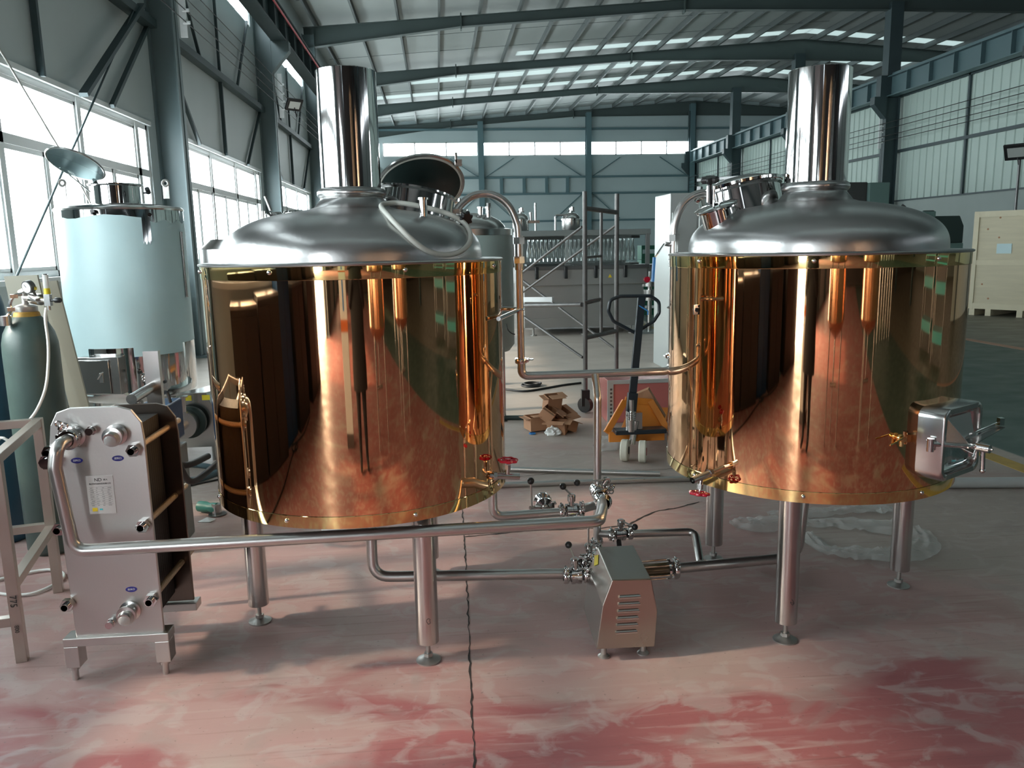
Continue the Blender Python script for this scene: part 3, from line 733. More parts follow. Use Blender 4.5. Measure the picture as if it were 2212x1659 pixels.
# sampling taps with red hand wheels
def tap(root, p, out, up_, r=.0135):
    p = V(p); out = V(out).normalized(); up_ = V(up_).normalized()
    b = B().cyl(p, p+out*.08, .008, n=12).hexn(p+out*.075, p+out*.09, .018).cyl(p+out*.085, p+out*.185, r, n=20, caps=False).cyl(p+out*.088, p+out*.18, r*.75, n=16, caps=False)
    m_ = p+out*.135; b.cyl(m_, m_+up_*.045, .010, n=14).hexn(m_+up_*.03, m_+up_*.05, .013).cyl(m_+up_*.045, m_+up_*.07, .004, n=8)
    v_ = put('sample_tap', b, 'steel_satin', root)
    w_ = B(); c = m_+up_*.068; u, v = frame(up_); w_.tube([c+(u*cos(2*pi*i/64)+v*sin(2*pi*i/64))*(.034+.0035*cos(2*pi*i/64*7)) for i in range(64)], .0065, 8, closed=True)
    for k in range(7): a = 2*pi*k/7; w_.cyl(c, c+(u*cos(a)+v*sin(a))*.032, .0035, n=6)
    w_.cyl(c-up_*.005, c+up_*.006, .010, n=12)
    put('hand_wheel', w_, 'red_paint', v_)
tap(kl, (.118, 3.115, .730), (.93, .10, -.10), (.05, 0, 1))
tap(kr, (1.14, 3.06, .735), (-.82, -.45, -.12), (-.12, -.1, -1))
put('sight_valve', B().sph((1.725, 2.785, .90), .016, 14).cyl((1.725, 2.80, .90), (1.725, 2.76, .90), .012, n=12).cyl((1.72, 2.76, .905), (1.66, 2.74, .885), .003, n=8).cyl((1.725, 2.775, .87), (1.725, 2.775, .9), .008, n=10), 'brass', kr)
# ================================================================== pipework
pipes = thing('pipe_manifold', (.70, 3.5, .2), 'stainless steel pipe manifold linking both kettles, the plate heat exchanger and the pump', 'pipework')
def run(name, pts, r, bend=.05, n=20, m='steel_pipe', parent=pipes, smooth=50):
    return put(name, B().tube(fillet(pts, bend, 8), r, n), m, parent, smooth=smooth)
HY = 3.52
# U pipe between the kettles
run('cross_pipe', [(.364, 3.6, 1.125), (.364, 3.6, 1.053), (1.075, 3.6, 1.053), (1.075, 3.6, 1.14)], .0195, .07)
def gooseneck(x0, x1, xs_, tips):
    pts = [V((x0, 3.6, 1.125)), V((x0+.002, 3.6, 1.70))]
    return pts
left_arc = [(.364, 3.6, 1.13), (.362, 3.6, 1.45), (.360, 3.6, 1.70), (.350, 3.6, 1.76), (.322, 3.6, 1.82), (.275, 3.6, 1.862), (.215, 3.6, 1.878), (.155, 3.59, 1.866), (.108, 3.57, 1.832), (.075, 3.55, 1.785), (.055, 3.53, 1.73)]
put('vapour_pipe', B().tube(catmull([V(p) for p in left_arc], 5, False), .0165, 20), 'steel_pipe', pipes, smooth=60)
right_arc = [(1.075, 3.6, 1.14), (1.074, 3.6, 1.45), (1.074, 3.6, 1.68), (1.084, 3.6, 1.75), (1.110, 3.6, 1.812), (1.156, 3.6, 1.853), (1.212, 3.6, 1.868), (1.27, 3.58, 1.853), (1.318, 3.55, 1.815), (1.342, 3.52, 1.765), (1.352, 3.50, 1.70)]
put('vapour_pipe', B().tube(catmull([V(p) for p in right_arc], 5, False), .0175, 20), 'steel_pipe', pipes, smooth=60)
for x in (.362, 1.074):
    b = B().hexn((x, 3.6, 1.655), (x, 3.6, 1.685), .028).cyl((x, 3.6, 1.60), (x, 3.6, 1.66), .021, n=20).hexn((x, 3.6, 1.570), (x, 3.6, 1.60), .027).cyl((x, 3.6, 1.54), (x, 3.6, 1.57), .021, n=20)
    vb = put('ball_valve', b, 'steel_satin', pipes)
    if x > 1:
        put('valve_stem', B().cyl((x-.02, 3.6, 1.64), (x-.05, 3.58, 1.645), .010, n=12).bar((x-.05, 3.57, 1.645), (x-.085, 3.56, 1.60), .014, .004).bar((x-.085, 3.56, 1.60), (x-.10, 3.56, 1.58), .014, .004), 'steel_satin', vb)
        put('lever_grip', B().bar((x-.10, 3.56, 1.585), (x-.106, 3.56, 1.475), .020, .010), 'blue_sticker', vb)
    tri_clamp((x, 3.6, 1.125), (0, 0, 1), .0185, pipes, wing=(-1 if x > 1 else 1, -.3, 0))
# short clamps holding the risers to the jackets
put('pipe_bracket', B().cyl((.362, 3.6, 1.362), (.20, 3.71, 1.362), .010, n=12).torus((.362, 3.6, 1.362), (0, 0, 1), .020, .005, 20, 8).cyl((.23, 3.15, 1.362), (.355, 3.58, 1.362), .009, n=12), 'steel_polished', pipes)
put('pipe_bracket', B().torus((1.074, 3.6, 1.352), (0, 0, 1), .021, .005, 20, 8).cyl((1.06, 3.2, 1.372), (1.076, 3.58, 1.36), .009, n=12).box((1.062, 3.21, 1.372), (.03, .012, .04)), 'steel_polished', pipes)
for x in (.347, 1.10): put('bracket_bolt', B().cyl((x, 3.572, 1.358), (x, 3.56, 1.358), .009, n=12), 'red_paint', pipes)
# riser from the T
run('riser', [(.705, HY+.06, 1.05), (.705, HY, .95), (.703, HY, .27)], .0185, .04)
# outlet of the left kettle to the riser
run('outlet_pipe', [(.205, 3.40, .60), (.205, 3.40, .449), (.53, 3.42, .449)], .0205, .05)
butterfly((.565, 3.43, .449), (1, .05, 0), .0205, (0, -.1, 1), (-.35, -.3, .45), pipes, .07)
run('outlet_stub', [(.60, 3.44, .449), (.70, 3.50, .449)], .0205, .01)
# valve lying on the run (side valve)
SVX, SVZ = .05, -.045
b = B().sph((.400, 3.50, .50), .034, 18).lathe([(.02, -.05), (.045, -.045), (.045, -.03), (.02, -.02)], (.40, 3.52, .50), (0, 1, 0), 24).lathe([(.02, .02), (.045, .03), (.045, .045), (.02, .05)], (.40, 3.52, .50), (0, 1, 0), 24).cyl((.42, 3.5, .50), (.455, 3.5, .515), .010, n=12).cyl((.38, 3.5, .495), (.33, 3.48, .50), .009, n=12)
bmesh.ops.translate(b.bm, verts=b.bm.verts[:], vec=V((SVX, 0, SVZ)))
sv = put('valve_body', b, 'steel_polished', pipes)
lv = put('lever', B().cyl((.335+.055, 3.48, .455), (.385, 3.47, .575), .0045, n=10), 'steel_pipe', sv); put('lever_ball', B().sph((.385, 3.47, .587), .0165, 18), 'black_plastic', lv)
# long pipe from the heat exchanger, elbow up and back to the riser
LY = 2.88
run('long_pipe', [(-1.366, 2.95, .983), (-1.378, 2.882, .976), (-1.389, 2.872, .90), (-1.362, LY, .581), (.59, LY+.03, .583), (.640, LY+.22, .565), (.700, HY-.12, .495)], .0235, .055)
b = B().lathe([(.0235, -.07), (.030, -.06), (.040, -.05), (.040, -.03), (.030, -.02), (.030, .04), (.0235, .06)], (.70, HY-.09, .50), (-.1, 1, .05), 28)
el = put('elbow_union', b, 'steel_polished', pipes); 
butterfly((.705, HY-.03, .51), (0, 1, 0), .0235, (.45, -.3, .9), (-1, -.05, -.05), pipes, .13)
# lower run from the left kettle centre to the pump
run('suction_pipe', [(-.335, 3.36, .62), (-.335, 3.33, .225), (.51, 3.30, .203)], .0235, .08)
butterfly((.56, 3.28, .201), (1, -.03, 0), .0235, (-.1, -.1, 1), (-.35, -.2, .9), pipes, .07)
run('suction_stub', [(.60, 3.28, .201), (.68, 3.27, .20)], .0235, .01)
butterfly((.64, 3.36, .235), (.8, .6, 0), .022, (-.15, -.1, 1), (.0, -.05, 1), pipes, .10)
# upper right loop
run('bypass_stub', [(.703, HY, .299), (.76, HY-.01, .297)], .0175, .01)
butterfly((.81, HY-.02, .297), (1, 0, 0), .0185, (0, -.2, 1), (.55, -.75, -.1), pipes, .07)
put('sample_cock', B().cyl((.80, HY-.03, .27), (.80, HY-.05, .235), .012, n=12).sph((.80, HY-.055, .222), .016, 14), 'black_plastic', pipes)
run('bypass_pipe', [(.85, HY-.02, .297), (1.168, HY-.03, .295), (1.135, 3.31, .215)], .0185, .04)
# lower right pipe up into the right kettle
b = B().cyl((.86, 3.28, .204), (.985, 3.285, .205), .032, n=28)
sg = put('sight_glass', b, 'sight', pipes) if 'sight' in MATS else (mat('sight', (.12, .09, .045), .15, coat=.5), put('sight_glass', b, 'sight', pipes))[1]
b = B()
for a in range(6): b.cyl((.86, 3.28+.042*cos(a*pi/3+.3), .204+.042*sin(a*pi/3+.3)), (.99, 3.285+.042*cos(a*pi/3+.3), .205+.042*sin(a*pi/3+.3)), .004, n=8)
b.lathe([(.03, 0), (.047, 0), (.047, .010), (.03, .010)], (.975, 3.285, .205), (1, 0, 0), 28)
put('sight_frame', b, 'steel_polished', sg)
tri_clamp((1.012, 3.285, .205), (1, 0, 0), .031, pipes, wing=(0, -.2, 1))
run('discharge_pipe', [(1.0, 3.285, .205), (1.60, 3.33, .207), (1.66, 3.38, .62)], .0235, .09)
# pump under its louvred hood
pump = thing('transfer_pump', (.70, 3.05, 0), 'low stainless pump hood with six louvres standing on the floor between the kettles', 'pump')
pf = [(.570, .060), (.808, .056), (.818, .208), (.792, .345), (.634, .350), (.596, .245)]
YF, YB = 2.88, 3.24
b = B(); f = [V((x, YF, z)) for x, z in pf]; k = [V((x+.015, YB, z)) for x, z in pf]
f[4].y = f[3].y = YF+.0; k[3].z = k[4].z = .345
fv = [b.bm.verts.new(p) for p in f]; kv = [b.bm.verts.new(p) for p in k]
b.bm.faces.new(fv); b.bm.faces.new(list(reversed(kv)))
for i in range(6): b.bm.faces.new((fv[i], kv[i], kv[(i+1) % 6], fv[(i+1) % 6]))
hood = put('hood', b, 'hood', pump, smooth=0, bevel=.004) if 'hood' in MATS else (mat('hood', (.42, .40, .36), .26, 1, rvar=.05, vscale=4), put('hood', b, 'hood', pump, smooth=0, bevel=.004))[1]
for i in range(6):
    z = .128+.0295*i; x0 = .648+.0025*i
    b = B(); rings = []
    for t in range(9):
        a = pi*t/8; yy = YF-.001-.009*sin(a); zz = z-.008*cos(a)
        rings.append([b.bm.verts.new(V((x0+.012*(1-sin(a))*.5, yy, zz))), b.bm.verts.new(V((x0+.088-.012*(1-sin(a))*.5, yy, zz)))])
    for t in range(8): b.bm.faces.new((rings[t][0], rings[t][1], rings[t+1][1], rings[t+1][0]))
    b.bm.faces.new([r[0] for r in rings]); b.bm.faces.new([r[1] for r in reversed(rings)])
    put('louvre', b, 'steel_satin', hood)
q = [f[4]*.45+k[4]*.55, None]
A, B_, C_ = k[4], f[4], k[5]
def on_side(s_, t): return (f[4]*(1-s_)+k[4]*s_)*(1-t)+(f[5]*(1-s_)+k[5]*s_)*t+V((-.0022, 0, .0012))
put('warning_sticker', B().face([on_side(.83, .12), on_side(.70, .36), on_side(.83, .62), on_side(.96, .36)]), 'yellow_label', hood, smooth=0)
for x, y in ((.612, 2.93), (.775, 2.935), (.625, 3.19), (.79, 3.19)):
    put('foot', B().lathe([(.001, 0), (.024, 0), (.024, .005), (.012, .014), (.012, .058), (.001, .058)], (x, y, 0), n=20), 'zinc', pump)
put('pump_head', B().cyl((.70, 3.24, .20), (.70, 3.31, .20), .075, n=32).cyl((.70, 3.28, .20), (.87, 3.28, .204), .03, n=20), 'steel_satin', pump)
tri_clamp((.703, HY, .262), (0, 0, 1), .0185, pump, wing=(-1, -.3, .1)); put('pump_outlet', B().cyl((.703, HY, .262), (.703, 3.40, .2), .0185, n=16), 'steel_satin', pump)
# ================================================================== plate heat exchanger
hx = thing('plate_heat_exchanger', (-1.30, 3.2, 0), 'upright stainless plate heat exchanger with threaded tie bars at the left', 'heat exchanger')
def hplate(y0, d, x0, x1, z0, z1, ch, m, name):
    pts = [(x0+.012, z0), (x0, z1-ch*1.6), (x0+.012, z1-ch*.75), (x0+ch*.45, z1-ch*.18), (x0+ch, z1), (x1-ch, z1), (x1-ch*.45, z1-ch*.18), (x1-.006, z1-ch*.75), (x1, z1-ch*1.6), (x1, z0)]
    return put(name, B().prism([(x, y0, z) for x, z in pts], (0, d, 0)), m, hx, smooth=0, bevel=.003)
hplate(3.0, .014, -1.462, -1.120, .185, 1.090, .085, 'steel_plate', 'front_plate')
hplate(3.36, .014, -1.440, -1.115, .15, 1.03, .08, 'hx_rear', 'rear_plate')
hplate(3.03, .012, -1.41, -1.175, .22, 1.02, .07, 'gasket_black', 'plate_pack')
b = B()
for i in range(14): b.bx((-1.40, 3.045+i*.0215, .20), (-1.185, 3.065+i*.0215, .99))
put('plate_stack', b, 'gasket_black', hx, smooth=0)
for (x, z) in ((-1.157, .925), (-1.152, .628), (-1.150, .329), (-1.459, .327), (-1.452, .633), (-1.455, .93)):
    tb = put('tie_bar', B().cyl((x, 2.955, z), (x, 3.50, z), .0125, n=16), 'thread', hx)
    put('nut', B().hexn((x, 2.972, z), (x, 2.998, z), .0255).cyl((x, 2.955, z), (x, 2.972, z), .015, n=16), 'steel_polished', tb)
    put('nut', B().hexn((x, 3.376, z), (x, 3.40, z), .0255), 'steel_edge', tb)
put('top_bar', B().cyl((-1.29, 3.36, 1.05), (-1.29, 3.62, 1.06), .022, n=20).bx((-1.315, 3.60, .10), (-1.25, 3.63, 1.22)), 'steel_satin', hx)
for x, z in ((-1.297, 1.007), (-1.305, .246)):
    put('lock_bolt', B().cyl((x, 2.955, z), (x, 3.0, z), .014, n=16).hexn((x, 2.975, z), (x, 2.985, z), .018), 'steel_polished', hx)
def port(x, z, cap):
    b = B().lathe([(.040, 0), (.040, .012), (.027, .016), (.027, .04), (.036, .042), (.036, .052), (.02, .054)], (x, 3.0, z), (0, -1, 0), 28)
    p_ = put('port', b, 'steel_satin', hx)
    if cap: 
        u_ = B(); 
        u_.lathe([(.028, .05), (.030, .056), (.024, .072), (.012, .084), (.002, .086)], (x, 3.0, z), (0, -1, -.12), 20, cap1=True)
        put('port_cap', u_, 'plastic_film', p_); put('cap_plug', B().cyl((x, 2.955, z), (x, 2.925, z-.005), .024, n=16), 'steel_satin', p_)
    return p_
port(-1.215, .985, True); port(-1.235, .285, True); port(-1.365, .985, False)
# elbow from the upper left port into the long pipe
tri_clamp((-1.366, 2.945, .983), (0, 1, 0), .0245, pipes, wing=(-.9, 0, .35))
put('spare_union', B().hexn((-1.452, 2.99, .905), (-1.452, 2.945, .90), .030).cyl((-1.452, 2.945, .90), (-1.452, 2.93, .90), .020, n=16), 'steel_polished', hx)
for i, (x, z) in enumerate(((-1.370, .890), (-1.222, .892), (-1.225, .370))):
    b = B(); rings = [[b.bm.verts.new(V((x+.0215*cos(2*pi*i_/28), yy, z+.011*sin(2*pi*i_/28)))) for i_ in range(28)] for yy in (3.0, 2.9985)]
    b.skin(rings); st = put('oval_badge', b, 'blue_label', hx, smooth=0)
    text('badge_lettering', ('出料口', '进料口', '出水口')[i], .009, Matrix.Translation((x, 2.998, z)) @ Matrix.Rotation(pi/2, 4, 'X'), 'bottle_glass' if 0 else 'upvc', st, .0003)
nzp = put('name_plate', B().bx((-1.345, 2.9975, .680), (-1.248, 3.0, .828)), 'plaque', hx, smooth=0)
T = lambda x, z: Matrix.Translation((x, 2.9972, z)) @ Matrix.Rotation(pi/2, 4, 'X')
text('plate_logo', 'ND', .018, T(-1.302, .812) @ Matrix.Shear('XZ', 4, (0, 0)), 'ink', nzp, .0003)
text('plate_lettering', '南大', .008, T(-1.275, .812), 'ink', nzp, .0002)
text('plate_lettering', '板式换热器制造有限公司', .0072, T(-1.296, .797), 'ink', nzp, .0002)
b = B()
for i in range(9):
    z = .785-i*.0085; b.bx((-1.338, 2.997, z-.0004), (-1.256, 2.9975, z+.0004))
    for q_ in range(4):
        x = -1.336+q_*.021+random.uniform(0, .004); b.bx((x, 2.9969, z-.0055), (x+random.uniform(.005, .013), 2.9975, z-.0030))
put('plate_table', b, 'label_grey', nzp, smooth=0)
put('caution_label', B().bx((-1.333, 2.9968, .690), (-1.315, 2.9975, .704)), 'yellow_warn', nzp, smooth=0)
put('cyan_label', B().bx((-1.307, 2.9968, .694), (-1.296, 2.9975, .700)), 'cyan_label', nzp, smooth=0)
# base
for q0, q1 in (((-1.495, 2.985, .152), (-1.10, 3.06, .187)), ((-1.49, 3.34, .11), (-1.10, 3.41, .145))): put('base_beam', B().bx(q0, q1), 'steel_plate', hx, smooth=0, bevel=.003)
for q0, q1 in (((-1.495, 2.985, .065), (-1.44, 3.05, .153)), ((-1.155, 2.985, .065), (-1.10, 3.05, .153)), ((-1.32, 3.35, .05), (-1.27, 3.4, .12))): put('base_bracket', B().bx(q0, q1), 'steel_plate', hx, smooth=0, bevel=.003)
for x, y in ((-1.478, 3.02), (-1.135, 3.02), (-1.295, 3.37), (-1.478, 3.37)):
    put('leveling_foot', B().cyl((x, y, 0), (x, y, .07), .0125, n=16).cyl((x, y, .045), (x, y, .075), .020, n=16), 'steel_satin', hx)
# ================================================================== left side
# film wrapped tank
FX, FY, FRr = -2.48, 6.62, .46
ft = thing('fermentation_tank', (FX, FY, 0), 'tall steel tank wrapped in pale blue film, round lid open, by the left windows', 'tank')
put('shell', B().lathe([(.05, .47), (.30, .485), (.42, .51), (.455, .55), (.458, .60), (.458, 1.945), (.455, 1.96)], (FX, FY, 0), n=96, cap0=True), 'steel_polished', ft)
put('top_plate', B().lathe([(.462, 1.945), (.466, 1.958), (.45, 1.972), (.30, 1.995), (.18, 2.005)], (FX, FY, 0), n=96, cap1=True), 'steel_satin', ft)
def film(z0, z1, a0, a1, r, edge=.0):
    b = B(); N = 40; lo, hi = [], []
    for i in range(N+1):
        a = R_(a0+(a1-a0)*i/N); d = V((FX+r*cos(a), FY+r*sin(a), 0))
        lo.append(b.bm.verts.new(d+V((0, 0, z0)))); hi.append(b.bm.verts.new(d+V((0, 0, z1+random.uniform(-edge, edge)-.012*sin(i*.5)))))
    for i in range(N): b.bm.faces.new((lo[i], lo[i+1], hi[i+1], hi[i]))
    return b
put('blue_film', film(.93, 1.895, -262, -52, .4605, .003), 'film_blue', ft, smooth=60)
put('blue_film', film(.93, 1.86, -44, 20, .4605, .002), 'film_blue', ft, smooth=60)
put('blue_film', film(.93, 1.70, -53, -43, .4605), 'film_blue', ft, smooth=60)
put('blue_film', film(.86, .95, -70, -20, .4605), 'film_blue', ft, smooth=60)
put('blue_film', film(.57, .95, -262, -112, .4605), 'film_blue', ft, smooth=60)
bx_ = V((FX-.07, FY-.47, .74))
fb = put('side_box', B().box(bx_+V((.01, -.03, .0)), (.31, .10, .28), rz=R_(-6)), 'steel_satin', ft, bevel=.004)
put('box_door', B().box(bx_+V((-.025, -.088, -.005)), (.235, .012, .25), rz=R_(-6)), 'steel_polished', fb, bevel=.003)
put('box_recess', B().box(bx_+V((.125, -.083, -.005)), (.055, .004, .25), rz=R_(-6)), 'rubber_black', fb, smooth=0)
put('box_latch', B().box(bx_+V((.03, -.098, -.01)), (.03, .012, .07), rz=R_(-6)).cyl(bx_+V((.0, -.10, -.02)), bx_+V((.04, -.11, .03)), .006, n=8), 'steel_satin', fb, bevel=.002)
put('manway_neck', B().lathe([(.175, 2.0), (.175, 2.13), (.195, 2.14), (.195, 2.148), (.16, 2.148)], (FX, FY-.05, 0), n=64), 'steel_polished', ft)
lc2 = aty(164, 363, 6.45); ln2 = V((-.20, -.46, -.865)).normalized()
l2 = put('open_lid', B().lathe([(.002, .03), (.12, .025), (.205, .008), (.212, 0), (.205, -.006), (.15, .008), (.002, .018)], lc2, -ln2, 64, cap0=True, cap1=True), 'steel_satin', ft)
put('lid_underside', B().lathe([(.198, -.004), (.15, .004), (.08, .012), (.002, .014)], lc2, -ln2, 64, cap1=True), 'lid_teal', l2)
put('sight_glass', B().lathe([(.045, -.004), (.06, .0), (.06, .03)], lc2+V((-.07, .0, -.06)), -ln2, 32, cap0=True), 'glass', l2)
put('lid_hinge', B().bar(aty(205, 395, 6.45), aty(210, 412, 6.5), .03, .02).cyl(aty(150, 385, 6.5), aty(200, 425, 6.5), .005, n=8), 'steel_satin', l2)
for px in (139, 361):
    p = aty(px, 436, 6.55); b = B().bar(p, p+V((0, 0, .10)), .045, .012, V((0, 1, 0))); b.torus(p+V((0, 0, .115)), (0, 1, 0), .022, .010, 20, 8); put('lifting_lug', b, 'zinc', ft)
p = aty(322, 424, 6.35); put('clamp_knob', B().cyl(p, p+V((.0, -.03, .03)), .018, n=8).cyl(p+V((-.04, 0, 0)), p, .006, n=8), 'black_plastic', ft)
for px, py in ((304, 806), (358, 826)): p = aty(px, py, 6.17); put('socket', B().cyl(p, p+V((0, -.03, 0)), .012, n=12), 'black_plastic', ft)
p = aty(325, 832, 6.1); tri_clamp(p, (.2, -1, 0), .028, ft, wing=(.1, 0, 1))
p = aty(202, 463, 6.14); put('plug', B().box(p, (.03, .04, .02)).box(p+V((-.008, 0, -.015)), (.014, .03, .02)), 'black_plastic', ft, smooth=0)
p = aty(324, 471, 6.16); put('round_port', B().cyl(p, p+V((.01, -.03, 0)), .014, n=14), 'steel_polished', ft)
for a in (-70, 50, 170, -20): put('leg', B().cyl((FX+.36*cos(R_(a)), FY+.36*sin(R_(a)), 0), (FX+.36*cos(R_(a)), FY+.36*sin(R_(a)), .53), .035, n=20), 'steel_satin', ft)
b = B()
for i in range(60): b.torus((-2.015, 6.62-.05, 1.28+i*.0085), (0, 0, 1), .010, .004, 10, 5)
put('side_hose', b, 'steel_satin', ft)
# gas cylinders
def gas(x, y, r, zt, m, label, name='gas_cylinder'):
    t = thing(name, (x, y, 0), label, 'gas cylinder')
    s = zt-1.37
    put('bottle', B().lathe([(r*.85, 0), (r, .03), (r, 1.13+s), (r*.985, 1.18+s), (r*.90, 1.235+s), (r*.72, 1.285+s), (r*.5, 1.32+s), (r*.40, 1.335+s)], (x, y, 0), n=64, cap0=True, cap1=True), m, t, smooth=60)
    return t, s
g1, _ = gas(-2.225, 4.5, .137, 1.37, 'gas_green', 'tall worn dark green gas cylinder with regulator and white hose, at the left edge')
put('collar', B().lathe([(.068, 1.315), (.060, 1.345), (.052, 1.35)], (-2.225, 4.5, 0), n=40, cap1=True), 'worn_yellow', g1)
put('neck_ring', B().lathe([(.054, 1.345), (.056, 1.352), (.056, 1.375), (.045, 1.382), (.02, 1.39)], (-2.225, 4.5, 0), n=40, cap1=True), 'zinc', g1)
put('valve', B().cyl((-2.225, 4.5, 1.385), (-2.225, 4.5, 1.45), .017, n=12).sph((-2.235, 4.5, 1.455), .016, 10).cyl((-2.225, 4.5, 1.42), (-2.16, 4.45, 1.42), .016, n=8).cyl((-2.245, 4.5, 1.445), (-2.21, 4.5, 1.462), .020, n=8), 'zinc', g1)
reg = thing('gas_regulator', (-2.12, 4.43, 1.42), 'silver gas regulator with round gauge and clear flow tube mounted on the green cylinder', 'regulator')
put('regulator_body', B().cyl((-2.16, 4.45, 1.42), (-2.10, 4.41, 1.415), .030, n=20).cyl((-2.10, 4.41, 1.415), (-2.055, 4.385, 1.41), .014, n=12).hexn((-2.17, 4.455, 1.42), (-2.15, 4.44, 1.42), .024).box((-2.05, 4.38, 1.413), (.03, .03, .06)).cyl((-2.05, 4.38, 1.36), (-2.05, 4.38, 1.39), .009, n=10), 'steel_satin', reg)
gc = V((-2.152, 4.41, 1.483)); ga = V((-.40, -.88, -.15)).normalized()
gg = put('gauge', B().cyl(gc-ga*.012, gc+ga*.016, .034, n=32).cyl(gc-ga*.0, V((-2.12, 4.43, 1.42)), .007, n=8), 'steel_dark', reg)
put('gauge_face', B().cyl(gc+ga*.016, gc+ga*.0175, .028, n=32), 'upvc', gg)
put('gauge_needle', B().bar(gc+ga*.0185, gc+ga*.0185+V((-.01, 0, .016)), .003, .001), 'ink', gg)
put('gauge_sticker', B().box(gc+V((.028, .0, -.008)), (.012, .022, .016)), 'yellow_label', gg)
ftb = put('flow_tube', B().cyl((-2.05, 4.38, 1.43), (-2.05, 4.38, 1.545), .015, n=20), 'clear_tube', reg)
put('tube_cap', B().cyl((-2.05, 4.38, 1.54), (-2.05, 4.38, 1.55), .009, n=12), 'ink', ftb)
put('yellow_band', B().cyl((-2.05, 4.38, 1.445), (-2.05, 4.38, 1.475), .0155, n=20), 'yellow_label', ftb)
put('valve_knob', B().cyl((-2.035, 4.375, 1.412), (-2.015, 4.37, 1.412), .007, n=10).lathe([(.010, 0), (.014, .006), (.014, .03), (.010, .036)], (-2.015, 4.37, 1.412), (1, -.1, 0), 14, cap0=True, cap1=True), 'black_plastic', reg)
hose = [aty(100, 665, 4.38), aty(98, 690, 4.36), aty(104, 740, 4.34), aty(104, 790, 4.3), aty(98, 840, 4.25), aty(80, 885, 4.2), aty(55, 920, 4.2), aty(35, 960, 4.25), (-2.32, 4.25, .70), (-2.40, 4.3, .40), (-2.38, 4.2, .10), (-2.3, 3.95, .012), (-2.05, 3.85, .012), (-1.98, 4.05, .012), (-2.15, 4.15, .012), (-2.5, 3.9, .012)]
tag(put('gas_hose', B().tube(catmull([V(p) for p in hose], 6, False), .0075, 10), 'white_hose', None, smooth=80), 'translucent white hose hanging from the regulator down to the floor', 'hose')
rb = [aty(48, 635, 4.42), aty(30, 640, 4.4), aty(22, 655, 4.4), aty(24, 668, 4.4), aty(18, 680, 4.38), aty(12, 695, 4.38)]
b = B().tube(catmull(rb, 4, False), .009, 8)
for p in rb[1::2]: b.box(p, (.035, .03, .02), rz=.5)
tag(put('spare_regulator', b.cyl(rb[-1]+V((0, 0, -.02)), rb[-1]+V((0, 0, .03)), .03, n=14), 'steel_satin', None), 'small spare silver fitting slung over the neck of the green cylinder', 'fitting')
g2, s2 = gas(-2.60, 4.72, .137, 1.56, 'gas_blue', 'dark blue gas cylinder cut by the left edge behind the green one')
put('cap', B().lathe([(.05, 1.52), (.05, 1.60), (.03, 1.64)], (-2.60, 4.72, 0), n=24, cap1=True), 'gas_blue', g2)
# boards leaning at the wall
def board(pts, th, m, label, cat='board', name='leaning_board'):
    return tag(put(name, B().prism(pts, th), m, None, smooth=0), label, cat)
a0, a1 = aty(8, 597, 5.3), aty(80, 594, 5.35)
board([a0, a1, V((a1.x+.22, 5.2, 0)), V((a0.x+.22, 5.15, 0))], (0, .02, 0), 'board_beige', 'beige board leaning behind the green gas cylinder, left of two', )
a0, a1 = aty(84, 610, 5.55), aty(122, 606, 5.6)
board([a0, a1, V((a1.x+.24, 5.5, 0)), V((a0.x+.22, 5.45, 0))], (0, .02, 0), 'board_beige', 'beige board leaning between the green gas cylinder and the film wrapped tank')
# square tube frame
frm = thing('steel_frame', (-1.9, 3.5, 0), 'welded square tube steel frame at the left edge in front of the gas cylinders', 'frame')
F0, F1 = V((-1.767, 3.2, 0)), V((-1.935, 3.89, 0)); F2, F3 = F0+V((-.9, -.22, 0)), F1+V((-.9, -.22, 0))
for i, p in enumerate((F0, F1, F2, F3)): put('leg', B().box(p+V((0, 0, .44)), (.042, .042, .88), rz=R_(14)), 'frame_tube', frm, smooth=0, bevel=.002) if 'frame_tube' in MATS else (mat('frame_tube', (.50, .45, .40), .35, .85, rvar=.06, var=.1, vscale=8), put('leg', B().box(p+V((0, 0, .44)), (.042, .042, .88), rz=R_(14)), 'frame_tube', frm, smooth=0, bevel=.002))
for a, c, z in ((F0, F1, .86), (F2, F3, .86), (F1, F3, .86), (F0, F2, .88), (F0, F1, .33), (F1, F3, .34), (F0, F2, .18)):
    put('rail', B().bar(a+V((0, 0, z)), c+V((0, 0, z)), .038, .038), 'frame_tube', frm, smooth=0, bevel=.002)
text('pen_mark', '775', .035, Matrix.Translation((-1.760, 3.174, .27)) @ Matrix.Rotation(R_(14), 4, 'Z') @ Matrix.Rotation(pi/2, 4, 'X') @ Matrix.Rotation(-pi/2, 4, 'Z'), 'ink', frm, .0003)
text('pen_mark', '800', .022, Matrix.Translation((-1.760, 3.174, .15)) @ Matrix.Rotation(R_(14), 4, 'Z') @ Matrix.Rotation(pi/2, 4, 'X') @ Matrix.Rotation(-pi/2, 4, 'Z'), 'ink', frm, .0003)
